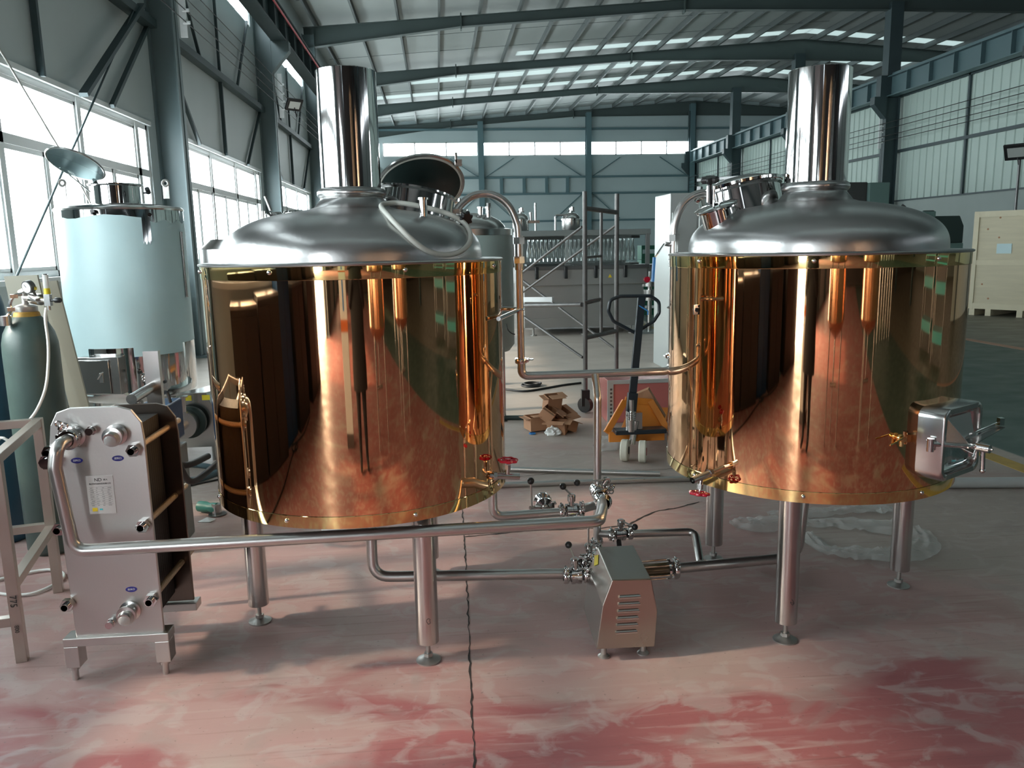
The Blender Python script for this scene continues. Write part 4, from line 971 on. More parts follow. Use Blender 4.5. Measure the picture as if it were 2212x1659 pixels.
# blue welding set, second pump, hoses behind the heat exchanger
wm = thing('welding_machine', (-1.60, 4.45, 0), 'blue and grey welding machine on a dark frame behind the heat exchanger', 'welding machine')
p = aty(360, 912, 4.45)
put('case', B().box(p+V((-.04, 0, .0)), (.17, .30, .22)), 'blue_paint', wm, bevel=.01)
put('lower_case', B().box((p.x-.02, p.y, .30), (.15, .28, .55)), 'machine_grey', wm, bevel=.008)
put('handle', B().tube(fillet([p+V((-.08, 0, .11)), p+V((-.08, 0, .17)), p+V((.02, 0, .17)), p+V((.03, 0, .11))], .02), .010, 8), 'black_plastic', wm)
put('dial', B().cyl(p+V((.03, -.152, .03)), p+V((.03, -.17, .03)), .018, n=16), 'black_plastic', wm)
b = B()
for pts in ([(360, 950, 4.3), (385, 1000, 4.2), (415, 1040, 4.3), (470, 1000, 4.6)], [(355, 985, 4.3), (400, 1005, 4.3), (450, 985, 4.5)]):
    P_ = [aty(*q) for q in pts]
    for q in P_: q.z = max(q.z, .03)
    b.tube(catmull(P_, 6, False), .018, 8)
tag(put('power_cable', b, 'cable', None, smooth=80), 'thick black cables running from the welding machine across the floor', 'cable')
hz = [atz(x, y, .02) for x, y in ((470, 1012), (440, 1006), (410, 1004), (385, 1010), (376, 1024), (386, 1034), (410, 1037), (440, 1032), (470, 1020))]
tag(put('floor_hose', B().tube(catmull(hz, 6, False), .022, 12), 'hose_blue', None, smooth=80), 'grey blue hose coiled on the floor between the heat exchanger and left kettle', 'hose')
b = B()
for pts in ([(310, 1085), (380, 1055), (440, 1035), (480, 1020)], [(330, 1082), (400, 1052), (470, 1036), (500, 1028)]):
    b.tube(catmull([atz(x, y, .008) for x, y in pts], 6, False), .007, 8)
tag(put('thin_cable', b, 'cable', None, smooth=80), 'thin black cables lying on the floor left of the left kettle', 'cable')
p2 = thing('transfer_pump', (-2.05, 6.6, 0), 'centrifugal pump with white hood and yellow stickers behind the heat exchanger', 'pump')
c = aty(402, 925, 6.2)
put('volute', B().cyl((c.x, 6.12, .34), (c.x, 6.22, .34), .105, n=32).cyl((c.x-.01, 6.04, .33), (c.x-.01, 6.14, .33), .035, n=20).cyl((c.x+.01, 6.15, .42), (c.x+.01, 6.15, .56), .022, n=16).cyl((c.x+.01, 6.15, .555), (c.x+.01, 6.15, .565), .04, n=16), 'steel_satin', p2)
put('backplate', B().cyl((c.x+.02, 6.22, .34), (c.x+.02, 6.26, .34), .125, n=32), 'machine_green', p2)
hd = put('hood', B().prism([(c.x-.14, 6.3, .12), (c.x+.20, 6.3, .12), (c.x+.20, 6.3, .40), (c.x+.14, 6.3, .56), (c.x-.08, 6.3, .56), (c.x-.14, 6.3, .40)], (.30, .62, 0)), 'steel_satin', p2, smooth=0, bevel=.004)
for dx in (0, .14): put('sticker', B().box((c.x-.0+dx, 6.297, .52), (.06, .003, .04)), 'yellow_label', hd, smooth=0)
for dx, yy in ((-.08, 6.35), (.15, 6.35), (.20, 6.85), (.42, 6.85)): put('foot', B().cyl((c.x+dx, yy, 0), (c.x+dx, yy, .12), .014, n=10), 'zinc', p2)
# angle grinder
gp0, gp1 = atz(428, 1093, .04), atz(470, 1098, .04)
gr = thing('angle_grinder', ((gp0+gp1)/2).to_tuple(), 'small green angle grinder lying on the floor at the foot of the left kettle', 'power tool')
gr.location.z = 0
put('body', B().lathe([(.02, 0), (.034, .01), (.036, .06), (.028, .09), (.034, .12), (.034, .15)], gp0, gp1-gp0, 20, cap0=True, cap1=True), 'grinder_green', gr)
put('gear_head', B().cyl(gp1-V((.005, 0, .03)), gp1+V((-.005, 0, .03)), .03, n=16), 'steel_satin', gr)
put('disc', B().cyl(gp1+V((0, -.01, -.035)), gp1+V((0, -.01, -.032)), .055, n=32), 'steel_dark', gr)
b = B(); q = atz(445, 1128); b.prism([q+V((-.05, 0, .002)), q+V((0, .03, .02)), q+V((.06, .01, .012)), q+V((.03, -.02, .004))], (0, 0, .003)); tag(put('metal_scrap', b, 'zinc', None, smooth=0), 'small bent grey sheet scrap on the floor below the grinder', 'scrap')
q = atz(745, 1160); tag(put('bucket_lid', B().lathe([(.14, 0), (.15, .02), (.15, .06), (.14, .065)], (q.x+.0, q.y+.12, 0), n=40, cap0=True, cap1=True), 'white_plastic', None), 'white round plastic tub on the floor behind the left kettle legs', 'tub')
# small vessels behind the left kettle
vs = thing('small_tank', (-1.22, 5.2, 0), 'steel tank mostly hidden behind the left kettle, its clamped lids showing above the dome', 'tank')
put('shell', B().lathe([(.24, .4), (.27, .45), (.27, 1.66), (.2, 1.72)], (-1.22, 5.2, 0), n=48, cap0=True, cap1=True), 'steel_satin', vs)
for a in (0, 120, 240): put('leg', B().cyl((-1.22+.2*cos(R_(a)), 5.2+.2*sin(R_(a)), 0), (-1.22+.2*cos(R_(a)), 5.2+.2*sin(R_(a)), .45), .03), 'steel_satin', vs)
for px, py, r in ((592, 464, .052), (635, 460, .062)):
    q = aty(px, py+6, 5.0); put('lid', B().lathe([(r*.8, -.12), (r*.8, -.02), (r, -.015), (r, .02), (r*.85, .03)], q, (-.1, 0, 1), 32, cap1=True), 'steel_polished', vs)
q = aty(585, 455, 5.0); put('stem', B().cyl(q, q+V((-.028, 0, .085)), .010, n=12), 'steel_satin', vs)
for px in (569, 573): q = aty(px, 474, 5.0); put('bolt', B().cyl(q+V((0, 0, -.1)), q+V((0, 0, .05)), .006, n=8).cyl(q, q+V((0, 0, .008)), .016, n=8), 'zinc', vs)
# ================================================================== middle distance
bt = thing('storage_tank', (.33, 7.6, 0), 'dull film covered tank with domed top standing behind the left kettle near the cross pipe', 'tank')
bc = (.30, 7.6, 0)
put('shell', B().lathe([(.10, .64), (.36, .66), (.405, .72), (.405, 1.75)], bc, n=72, cap0=True), 'machine_green_film', bt) if 'machine_green_film' in MATS else (mat('machine_green_film', (.30, .38, .36), .4, var=.08, vscale=3), put('shell', B().lathe([(.10, .64), (.36, .66), (.405, .72), (.405, 1.75)], bc, n=72, cap0=True), 'machine_green_film', bt))
put('top_ring', B().lathe([(.41, 1.745), (.412, 1.80), (.35, 1.81)], bc, n=72), 'steel_satin', bt)
put('dome', B().lathe([(.34, 1.805), (.335, 1.83), (.29, 1.88), (.2, 1.93), (.08, 1.955)], bc, n=64, cap1=True), 'steel_satin', bt)
for dx in (.10, .17): put('nozzle', B().cyl((bc[0]+dx, 7.45, 1.90), (bc[0]+dx, 7.45, 2.0), .022, n=12).cyl((bc[0]+dx, 7.45, 1.99), (bc[0]+dx, 7.45, 2.005), .03, n=12), 'steel_polished', bt)
put('hatch', B().cyl((.20, 7.4, 1.92), (.20, 7.4, 1.98), .085, n=24).cyl((.21, 7.4, 1.98), (.21, 7.4, 2.08), .014, n=10), 'steel_satin', bt)
for a in (-45, 45, 135, 225): put('leg', B().cyl((bc[0]+.36*cos(R_(a)), bc[1]+.36*sin(R_(a)), .06), (bc[0]+.36*cos(R_(a)), bc[1]+.36*sin(R_(a)), .75), .035, n=20).cyl((bc[0]+.36*cos(R_(a)), bc[1]+.36*sin(R_(a)), 0), (bc[0]+.36*cos(R_(a)), bc[1]+.36*sin(R_(a)), .07), .012, n=10).cyl((bc[0]+.36*cos(R_(a)), bc[1]+.36*sin(R_(a)), 0), (bc[0]+.36*cos(R_(a)), bc[1]+.36*sin(R_(a)), .006), .045, n=16), 'steel_satin', bt)
tag(put('loose_wire', B().tube(catmull([aty(1094, 700, 7.2), aty(1097, 712, 7.18), aty(1105, 720, 7.18), aty(1112, 722, 7.2)], 5, False), .005, 6), 'cable', None), 'short black wire dangling from the film covered tank', 'wire')
# bottle filling machine
MX0, MX1, MY0, MY1 = 1.50, 3.78, 14.4, 16.2
fm = thing('bottling_machine', ((MX0+MX1)/2, 15.3, 0), 'long steel bottle rinsing and filling machine with rows of hanging bottles behind the scaffold', 'machine')
put('base_cabinet', B().bx((MX0+.03, MY0, .15), (MX1-.03, MY1, .92)), 'machine_steel', fm, smooth=0, bevel=.01)
put('table', B().bx((MX0-.05, MY0-.12, .92), (MX1, MY1, 1.22)), 'machine_steel', fm, smooth=0, bevel=.01)
put('ledge', B().bx((MX0-.06, MY0-.18, 1.20), (MX1+.02, MY0+.3, 1.27)), 'steel_dark', fm, smooth=0, bevel=.006)
put('skirt', B().bx((MX0+.03, MY0-.02, .15), (MX1-.03, MY0, .32)), 'machine_steel', fm, smooth=0)
put('top_frame', B().bx((MX0-.05, MY0-.15, 1.80), (MX1+.05, MY1, 1.90)), 'machine_grey', fm, smooth=0, bevel=.006)
for x in (MX0-.02, MX1): 
    for y in (MY0-.12, MY1-.05): put('post', B().bx((x-.035, y-.035, 1.2), (x+.035, y+.035, 1.82)), 'machine_steel', fm, smooth=0)
put('back_panel', B().bx((MX0, MY1-.03, 1.22), (MX1, MY1, 1.82)), 'machine_grey', fm, smooth=0)
put('window_screen', B().bx((MX0+.03, MY0-.13, 1.27), (MX1-.03, MY0-.125, 1.80)), 'glass', fm, smooth=0)
for x in (MX0+.2, (MX0+MX1)/2, MX1-.25):
    for y in (MY0+.08, MY1-.1): put('foot', B().cyl((x, y, 0), (x, y, .16), .018, n=10).cyl((x, y, 0), (x, y, .015), .06, n=12), 'zinc', fm)
for px in (1160, 1223, 1288, 1352): q = aty(px, 588, MY0-.2); put('latch', B().bx((q.x-.03, MY0-.20, 1.04), (q.x+.03, MY0-.12, 1.26)), 'black_plastic', fm, bevel=.01)
q = aty(1318, 596, MY0-.13); put('warning_sticker', B().prism([(q.x-.035, MY0-.124, q.z-.03), (q.x+.035, MY0-.124, q.z-.03), (q.x, MY0-.124, q.z+.035)], (0, .002, 0)), 'yellow_warn', fm, smooth=0)
put('conveyor', B().bx((MX0+.1, MY0+.1, 1.26), (MX1-.1, MY0+.5, 1.30)), 'steel_dark', fm, smooth=0)
put('nozzle_rail', B().bx((MX0+.05, MY0+.25, 1.74), (MX1-.05, MY0+.35, 1.79)), 'steel_dark', fm, smooth=0)
bot = None
for i in range(26):
    x = MX0+.16+i*.078
    if bot is None:
        bot = tag(put('glass_bottle', B().lathe([(.018, 1.72), (.018, 1.62), (.042, 1.54), (.045, 1.36), (.042, 1.34)], (x, MY0+.3, 0), n=14, cap0=True, cap1=True).cyl((x, MY0+.3, 1.70), (x, MY0+.3, 1.75), .022, n=8), 'bottle_glass', None), 'clear glass bottle hanging in the row inside the bottling machine', 'bottle', 'bottles inside the bottling machine'); bx0 = x
    else: c = bot.copy(); COL.objects.link(c); c.location.x += x-bx0
def small_vessel(x, y, z, r, label):
    t = thing('filter_vessel', (x, y, z), label, 'vessel')
    put('shell', B().lathe([(r*.95, 0), (r, .02), (r, .20)], (x, y, z), n=32, cap0=True), 'steel_satin', t)
    put('clamp_ring', B().lathe([(r*1.0, .19), (r*1.09, .195), (r*1.09, .22), (r, .225)], (x, y, z), n=32), 'steel_polished', t)
    put('dome', B().lathe([(r, .22), (r*.9, .27), (r*.6, .315), (r*.2, .335)], (x, y, z), n=32, cap1=True), 'steel_satin', t)
    put('valve', B().cyl((x, y, z+.33), (x, y, z+.42), .03, n=12).cyl((x-.06, y, z+.37), (x+.07, y, z+.37), .02, n=10).cyl((x+.03, y, z+.37), (x+.03, y, z+.44), .035, n=10), 'steel_polished', t)
small_vessel(2.50, 15.0, 1.90, .17, 'domed steel filter vessel on top of the bottling machine, right of two')
small_vessel(1.55, 15.0, 1.90, .15, 'domed steel filter vessel on top of the bottling machine at its left end')
tag(put('bent_tube', B().tube(fillet([(2.19, 14.9, 1.9), (2.19, 14.9, 2.19), (2.42, 14.9, 2.19)], .04), .018, 10), 'steel_pipe', None), 'bent steel tube rising beside the right filter vessel', 'pipe')
tag(put('signal_pole', B().cyl((1.83, 15, 1.9), (1.83, 15, 2.42), .022, n=10).cyl((1.74, 15, 2.1), (1.74, 15, 2.25), .03, n=10).bx((1.68, 14.95, 2.05), (1.9, 15.05, 2.10)), 'steel_satin', None), 'steel pole with small valve standing on the left of the bottling machine', 'pole')
va_ = thing('valve_assembly', (3.95, 14.4, 0), 'steel valve column with red knob at the right end of the bottling machine', 'valve')
q = aty(1403, 630, 14.4)
put('valve_body', B().cyl((q.x, 14.4, 0), (q.x, 14.4, .86), .045, n=14).cyl((q.x, 14.4, .60), (q.x, 14.4, .80), .11, n=20).cyl((q.x, 14.4, .86), (q.x, 14.4, .96), .14, n=20).cyl((q.x, 14.4, 1.0), (q.x, 14.4, 1.14), .09, n=16).bx((q.x-.1, 14.3, 1.14), (q.x+.1, 14.5, 1.26)), 'steel_satin', va_)
put('red_knob', B().cyl((q.x-.09, 14.3, .99), (q.x-.09, 14.22, .99), .055, n=16), 'red_paint', va_)
put('valve_base', B().bx((q.x-.25, 14.2, 0), (q.x+.15, 14.7, .04)), 'machine_grey', va_, smooth=0)
for i, (x, z) in enumerate(((4.9, 0), (4.9, .32), (4.9, .64), (4.9, .96), (4.9, 1.28), (5.45, 0), (5.45, .32), (5.45, .64), (5.45, .96), (5.45, 1.28))):
    b = B().bx((x-.26, 18, z), (x+.26, 18.4, z+.03))
    for s in (-1, 1): b.bx((x+s*.26-.012, 18, z), (x+s*.26+.012, 18.4, z+.31)); b.bx((x-.26, 18.2+s*.2-.01, z+.22), (x+.26, 18.2+s*.2+.01, z+.31)); b.bx((x-.26, 18.2+s*.2-.01, z), (x+.26, 18.2+s*.2+.01, z+.12))
    tag(put('plastic_crate', b, 'crate_green', None, smooth=0), 'dark green plastic crate stacked behind the bottling machine', 'crate', 'green crates behind the bottling machine')
# scaffold tower
sc_ = thing('scaffold_tower', (1.0, 7.8, 0), 'rusty grey tubular scaffold tower on casters behind the cross pipe', 'scaffold')
A0, B0 = V((1.40, 7.6, 0)), V((1.80, 8.0, 0)); C0, D0 = V((.20, 9.0, 0)), V((.60, 9.4, 0))
for p, zb in ((A0, .22), (B0, .22), (C0, .22), (D0, .22)):
    put('post', B().cyl(p+V((0, 0, zb)), p+V((0, 0, 2.14)), .023, n=16), 'scaffold', sc_)
    b = B().cyl(p+V((-.02, -.02, .08)), p+V((.02, .02, .08)), .075, n=20).box(p+V((0, 0, .15)), (.08, .06, .16))
    put('caster', b, 'black_plastic', sc_)
def sbar(a, b_, r=.018): put('brace', B().cyl(a, b_, r, n=12), 'scaffold', sc_)
sbar(A0+V((0, 0, 1.985)), B0+V((0, 0, 1.955)), .023)
sbar(A0+V((0, 0, .745)), B0+V((0, 0, .76)), .022)
mA = (A0+B0)/2; sbar(mA+V((0, 0, .75)), mA+V((0, 0, 1.96)), .016); sbar(A0+V((0, 0, 1.52)), mA+V((0, 0, 1.53)), .012); sbar(A0+V((0, 0, 1.08)), mA+V((0, 0, 1.10)), .014)
sbar(C0+V((0, 0, 1.985)), D0+V((0, 0, 1.985)), .023); sbar(C0+V((0, 0, .745)), D0+V((0, 0, .745)), .023)
ea = aty(1130, 588, 8.4); sbar(aty(1257, 490, 7.62), ea, .013); sbar(aty(1330, 487, 8.0), aty(1128, 632, 8.9), .013)
sbar(aty(1330, 755, 8.0), aty(1128, 605, 9.2), .013); sbar(aty(1258, 772, 7.6), aty(1126, 680, 8.6), .013)
sbar(aty(1257, 658, 7.6), aty(1126, 660, 8.5), .022)
put('guard_bar', B().bar(aty(1195, 647, 8.05), aty(1126, 647, 8.5), .03, .05), 'upvc', sc_)
put('hook', B().tube(fillet([aty(1262, 652, 7.55), aty(1285, 647, 7.6), aty(1298, 645, 7.65), aty(1300, 655, 7.65)], .02), .010, 8), 'scaffold', sc_)
# pallet jack
PJ = 5.85
jk = thing('pallet_jack', (1.47, 6.2, 0), 'orange hand pallet jack with black loop handle and cream wheels behind the cross pipe', 'pallet jack')
h0, h1 = aty(1386, 642, 5.98), aty(1362, 900, PJ)
hm = h0.lerp(h1, .80)
put('drawbar', B().bar(h0, hm, .058, .03, V((0, -1, 0))).bar(hm, h1, .075, .045, V((0, -1, 0))), 'jack_black', jk, bevel=.004)
lp = [aty(x, y, 5.98) for x, y in ((1372, 719), (1325, 694), (1314, 672), (1318, 648), (1340, 640), (1405, 639), (1424, 652), (1424, 676), (1412, 694))]
put('loop_handle', B().tube(fillet(lp+[lp[0]+V((.01, 0, .005))], .05, 5), .0135, 12), 'jack_black', jk)
put('release_lever', B().tube(fillet([aty(1380, 660, 5.96), aty(1400, 672, 5.94), aty(1399, 680, 5.94)], .01), .005, 8), 'blue_sticker', jk)
pb = V((h1.x+.01, PJ, 0))
put('pump_cylinder', B().cyl(pb+V((-.01, 0, .22)), pb+V((-.01, 0, .38)), .038, n=20).cyl(pb+V((0, 0, .12)), pb+V((.03, 0, .30)), .028, n=16).box(pb+V((.055, .02, .30)), (.05, .06, .13)).cyl(pb+V((-.005, -.01, .36)), pb+V((-.005, -.01, .47)), .02, n=16), 'steel_satin', jk)
b = B()
for i in range(5): b.torus(pb+V((-.01, -.04, .32+i*.014)), (0, .2, 1), .028, .004, 18, 6)
put('spring', b, 'steel_polished', jk)
put('cross_plate', B().box(pb+V((.07, .03, .215)), (.40, .12, .035)), 'jack_black', jk, bevel=.006)
bL, bR = aty(1310, 935, PJ+.1), aty(1443, 930, PJ+.1); tL, tR = aty(1350, 866, PJ+.2), aty(1405, 866, PJ+.2)
b = B().bar(bL, tL, .05, .03, V((0, -1, 0))).bar(bR, tR, .05, .03, V((0, -1, 0))).prism([aty(1374, 925, PJ+.12), bR+V((-.01, .02, .0)), aty(1408, 874, PJ+.2), aty(1374, 870, PJ+.2)], (0, .012, 0)).bar(aty(1350, 864, PJ+.2), aty(1408, 868, PJ+.2), .05, .02, V((0, -1, 0)))
put('body', b, 'jack_orange', jk, smooth=0, bevel=.003)
for dx in (.02, .24): put('fork', B().bar((pb.x+dx, PJ+.2, .14), (pb.x+dx+.30, PJ+1.1, .14), .14, .05), 'jack_orange', jk, smooth=0, bevel=.004)
put('front_skirt', B().bx((pb.x-.16, PJ+.07, .12), (pb.x+.28, PJ+.10, .20)), 'jack_orange', jk, smooth=0)
for px, yy in ((1350, 5.80), (1388, 5.74)):
    q = aty(px, 974, yy); wv = V((.92, -.38, 0)) if px < 1370 else V((.95, -.30, 0))
    w_ = put('wheel', B().lathe([(.03, -.028), (.078, -.028), (.085, -.020), (.085, .020), (.078, .028), (.03, .028)], (q.x, yy, .085), wv, 36, cap0=True, cap1=True), 'nylon', jk)
    put('hub', B().cyl(V((q.x, yy, .085))-wv*.032, V((q.x, yy, .085))+wv*.032, .03, n=20), 'red_hub' if px > 1370 else 'rubber_black', w_)
b = B(); k = [aty(x, y, PJ+.22) for x, y in ((1374, 852), (1388, 846), (1400, 841), (1437, 902), (1426, 902), (1406, 866), (1374, 862))]
tag(put('carton_flap', b.prism(k, (.02, .05, .01)), 'cardboard', None, smooth=0), 'torn brown carton piece lying on top of the orange pallet jack', 'carton')
# steel box behind the jack, its pink floor reflection painted into the face colour
q0, q1 = aty(1313, 822, 7.1), aty(1445, 815, 7.1)
bxp = thing('sheet_box', (q0.x+.45, 7.4, 0), 'steel box, pink floor reflection painted on its face, white perforated edge, behind the pallet jack', 'box')
put('panel', B().bx((q0.x, 7.1, .0), (q0.x+1.2, 7.75, q0.z)), 'pink_floor_reflection', bxp, smooth=0, bevel=.006)
b = B().bx((q0.x-.005, 7.085, .0), (q0.x+.05, 7.1, q0.z)); b.bx((q0.x+.05, 7.085, q0.z-.035), (q0.x+1.2, 7.1, q0.z)); put('edge_strip', b, 'cabinet_white', bxp, smooth=0)
b = B(); z = .06
while z < q0.z-.06: b.bx((q0.x+.018, 7.082, z), (q0.x+.038, 7.086, z+.018)); z += .036
put('perforation', b, 'steel_dark', bxp, smooth=0)
# white cabinet
cb = thing('electrical_cabinet', (3.4, 10.4, 0), 'tall pale steel cabinet standing behind the right kettle, black handles on its edge', 'cabinet')
put('body', B().bx((2.93, 10.0, 0), (4.35, 10.7, 2.26)), 'cabinet_white', cb, smooth=0, bevel=.01)
for x0_, x1_ in ((2.96, 3.28), (3.31, 3.85)): 
    dd = put('door', B().bx((x0_, 9.985, .08), (x1_, 10.0, 2.02)), 'cabinet_white', cb, smooth=0, bevel=.004)
    for z in (1.78, .95): put('hinge', B().cyl((x0_+.02, 9.97, z-.05), (x0_+.02, 9.97, z+.05), .022, n=10), 'black_plastic', dd)
    put('handle', B().tube(fillet([(x0_+.07, 9.985, .52), (x0_+.07, 9.94, .52), (x0_+.07, 9.94, .70), (x0_+.07, 9.985, .70)], .015), .011, 8), 'black_plastic', dd)
# right hand machines
mg = thing('large_machine', (9.5, 21, 0), 'big dark grey rectangular machine behind the right kettle dome', 'machine')
put('cabinet', B().bx((7.9, 20, 0), (11.05, 22, 3.08)), 'machine_dark', mg, smooth=0, bevel=.02) if 'machine_dark' in MATS else (mat('machine_dark', (.06, .06, .06), .5), put('cabinet', B().bx((7.9, 20, 0), (11.05, 22, 3.08)), 'machine_dark', mg, smooth=0, bevel=.02))
put('side_cabinet', B().bx((11.05, 19.9, 0), (11.6, 22, 3.06)), 'machine_green_light', mg, smooth=0, bevel=.02)
put('top_trim', B().bx((10.2, 19.96, 2.22), (11.0, 20.0, 2.28)).bx((10.95, 19.95, 2.05), (11.0, 20.0, 2.28)), 'upvc', mg, smooth=0)
q0 = aty(1985, 462, 19); q1 = aty(2078, 545, 19)
gm = thing('green_machine', ((q0.x+q1.x)/2, 19.5, 0), 'dark green machine tool between the right kettle and the wooden crate', 'machine')
tp = aty(2000, 467, 19).z
put('body', B().prism([(q0.x+.35, 19, 1.5), (q0.x+.35, 19, tp), (q1.x-.12, 19, tp), (q1.x, 19, tp-.25), (q1.x, 19, 1.5)], (0, 1.2, 0)), 'machine_green', gm, smooth=0, bevel=.02)
put('lower_body', B().bx((q0.x+.3, 19, 0), (q1.x+.02, 20.2, 1.5)), 'machine_green_light', gm, smooth=0, bevel=.02)
put('control_box', B().bx((q0.x+.1, 19.0, 1.6), (q0.x+.45, 19.4, tp+.12)), 'machine_green_light', gm, smooth=0, bevel=.02)
p = aty(2015, 460, 19); put('motor', B().cyl((p.x-.12, 19.2, p.z), (p.x+.14, 19.2, p.z), .07, n=16), 'black_plastic', gm)
p = aty(1980, 445, 19.1); tag(put('exhaust_pipe', B().tube(fillet([(p.x, 19.6, 0), (p.x, 19.6, p.z), (p.x-.08, 19.6, p.z+.05)], .05), .035, 8), 'steel_dark', None), 'thin bent dark pipe standing above the green machine tool', 'pipe')
# crate
_c = atz(2088, 680); CX0, CY0, CROT = _c.x, _c.y, R_(-58)
cr = thing('wooden_crate', (CX0, CY0, 0), 'large pale plywood shipping crate at the right edge', 'crate')
put('panel', B().bx((CX0+.03, CY0+.03, .16), (CX0+2.5, CY0+1.8, 2.14)), 'plywood', cr, smooth=0)
for i, (a, c) in enumerate((((CX0, CY0, .14), (CX0+.10, CY0+.05, 2.16)), ((CX0+1.3, CY0, .14), (CX0+1.40, CY0+.05, 2.16)), ((CX0+2.43, CY0, .14), (CX0+2.53, CY0+.05, 2.16)), ((CX0+.1, CY0+.002, .14), (CX0+2.5, CY0+.048, .26)), ((CX0+.1, CY0+.002, 2.04), (CX0+2.5, CY0+.048, 2.16)), ((CX0+.1, CY0+.004, 1.06), (CX0+2.5, CY0+.046, 1.16)), ((CX0, CY0+.05, .14), (CX0+.05, CY0+1.8, .24)), ((CX0, CY0+.05, 2.06), (CX0+.05, CY0+1.8, 2.16)))):
    put('batten', B().bx(a, c), 'pine', cr, smooth=0)
for x in (CX0+.03, CX0+.35, CX0+.95, CX0+1.22, CX0+1.8, CX0+2.4): put('skid_block', B().bx((x, CY0+.02, 0), (x+.11, CY0+1.78, .14)), 'pine', cr, smooth=0)
def crate_uv(px, py):
    n = V((-sin(CROT), cos(CROT), 0)); d = ray(px, py); t = (V((CX0, CY0, 0))-OC).dot(n)/d.dot(n); q = OC+d*t
    return (q-V((CX0, CY0, 0))).dot(V((cos(CROT), sin(CROT), 0))), q.z
u_, z_ = crate_uv(2168, 537); put('document_pouch', B().bx((CX0+u_-.14, CY0+.018, z_-.10), (CX0+u_+.14, CY0+.029, z_+.10)), 'film_blue', cr, smooth=0)
b = B()
for px, py in ((2160, 470), (2157, 513), (2133, 495), (2153, 565), (2120, 614), (2133, 645)): u_, z_ = crate_uv(px, py); b.cyl((CX0+u_, CY0+.026, z_), (CX0+u_, CY0+.031, z_), .02, n=8)
put('knot', b, 'cardboard', cr)
cr.rotation_euler.z = CROT
# floor clutter in the middle
boxes = [((.86, 6.95), (.24, .16, .12), .3, .0), ((1.00, 6.78), (.16, .13, .10), -.4, .0), ((1.06, 7.0), (.17, .15, .13), .8, .02), ((.93, 6.85), (.15, .12, .11), 1.2, .10), ((.98, 6.96), (.14, .10, .14), .35, .16), ((1.10, 6.85), (.13, .12, .09), -.9, .0)]
cl = ['flattened open brown carton at the left of the carton scraps', 'small brown carton scrap at the front of the heap', 'tipped brown carton at the right of the heap', 'open brown carton lying on top of the scraps', 'upright brown carton topmost in the heap', 'small folded brown carton at the right front of the heap']
for i, ((x, y), d, rz, z) in enumerate(boxes):
    rt = Matrix.Rotation(rz, 3, 'Z') @ Matrix.Rotation((.0, .15, .5, .6, .25, -.4)[i], 3, 'X')
    c = V((x, y, 0)); b = B(); t = .004; sx, sy, sz = d
    def wall(o, s_): 
        m_ = Matrix.Translation(c+V((0, 0, z+sz*.6))) @ rt.to_4x4() @ Matrix.Translation(o) @ Matrix.Diagonal((*s_, 1)); bmesh.ops.create_cube(b.bm, size=1, matrix=m_)
    wall((0, 0, -sz/2), (sx, sy, t)); wall((-sx/2, 0, 0), (t, sy, sz)); wall((sx/2, 0, 0), (t, sy, sz)); wall((0, sy/2, 0), (sx, t, sz)); wall((0, -sy/2, 0), (sx, t, sz))
    wall((0, -sy/2-.03, sz/2+.02), (sx, .08, t)); wall((sx/2+.02, 0, sz/2), (.06, sy, t)); wall((-sx/2-.02, 0, sz/2-.01), (.06, sy, t))
    tag(put('carton', b, 'cardboard', None, smooth=0), cl[i], 'carton', 'carton scraps on the floor')
def crumple(c, sx, sy, sz, m, name, label, cat, seed):
    random.seed(seed); b = B(); bmesh.ops.create_icosphere(b.bm, subdivisions=3, radius=1)
    for v in b.bm.verts:
        k = 1+.22*sin(v.co.x*7+seed)*cos(v.co.y*6+seed*2)+random.uniform(-.12, .12); v.co = V((v.co.x*sx*k, v.co.y*sy*k, max(0, v.co.z*sz*k+sz*.55)))
    bmesh.ops.translate(b.bm, verts=b.bm.verts[:], vec=V(c)); return tag(put(name, b, m, None, smooth=25), label, cat)
q = atz(1198, 941); crumple((q.x, q.y+.02, .001), .075, .05, .05, 'white_plastic', 'plastic_bag', 'white crumpled plastic bag on the floor in front of the cartons', 'bag', 3)
q = atz(1315, 978); crumple((q.x+.02, q.y+.1, .001), .10, .06, .07, 'plastic_film', 'plastic_wrap', 'clear crumpled plastic left of the pallet jack wheels', 'plastic', 5)
q = atz(1151, 920); tag(put('small_ball', B().sph((q.x, q.y, .028), .028, 14), 'steel_polished', None), 'shiny metal ball on the floor left of the cartons', 'ball')
q = atz(1150, 938); tag(put('plastic_ring', B().lathe([(.022, 0), (.03, .004), (.03, .012), (.022, .014)], (q.x, q.y, 0), n=20), 'blue_sticker', None), 'small blue ring on the floor in front of the metal ball', 'ring')
tag(put('dark_hose', B().tube(catmull([atz(x, y, .012) for x, y in ((1085, 840), (1130, 845), (1170, 840), (1215, 832), (1255, 827))], 5, False), .012, 8), 'cable', None), 'thin dark hose on the floor behind the cartons', 'hose')
q = atz(1147, 832, .01); tag(put('cable_coil', B().torus((q.x, q.y, .012), (0, 0, 1), .11, .012, 32, 8).torus((q.x+.02, q.y, .03), (0, 0, 1), .10, .010, 32, 8), 'cable', None), 'small coil of dark cable on the floor below the cross pipe', 'cable')
tag(put('dark_pipe', B().cyl((.3, 7.45, .022), (1.0, 7.35, .022), .022, n=14), 'machine_green', None), 'dark green pipe lying on the floor behind the cartons', 'pipe')
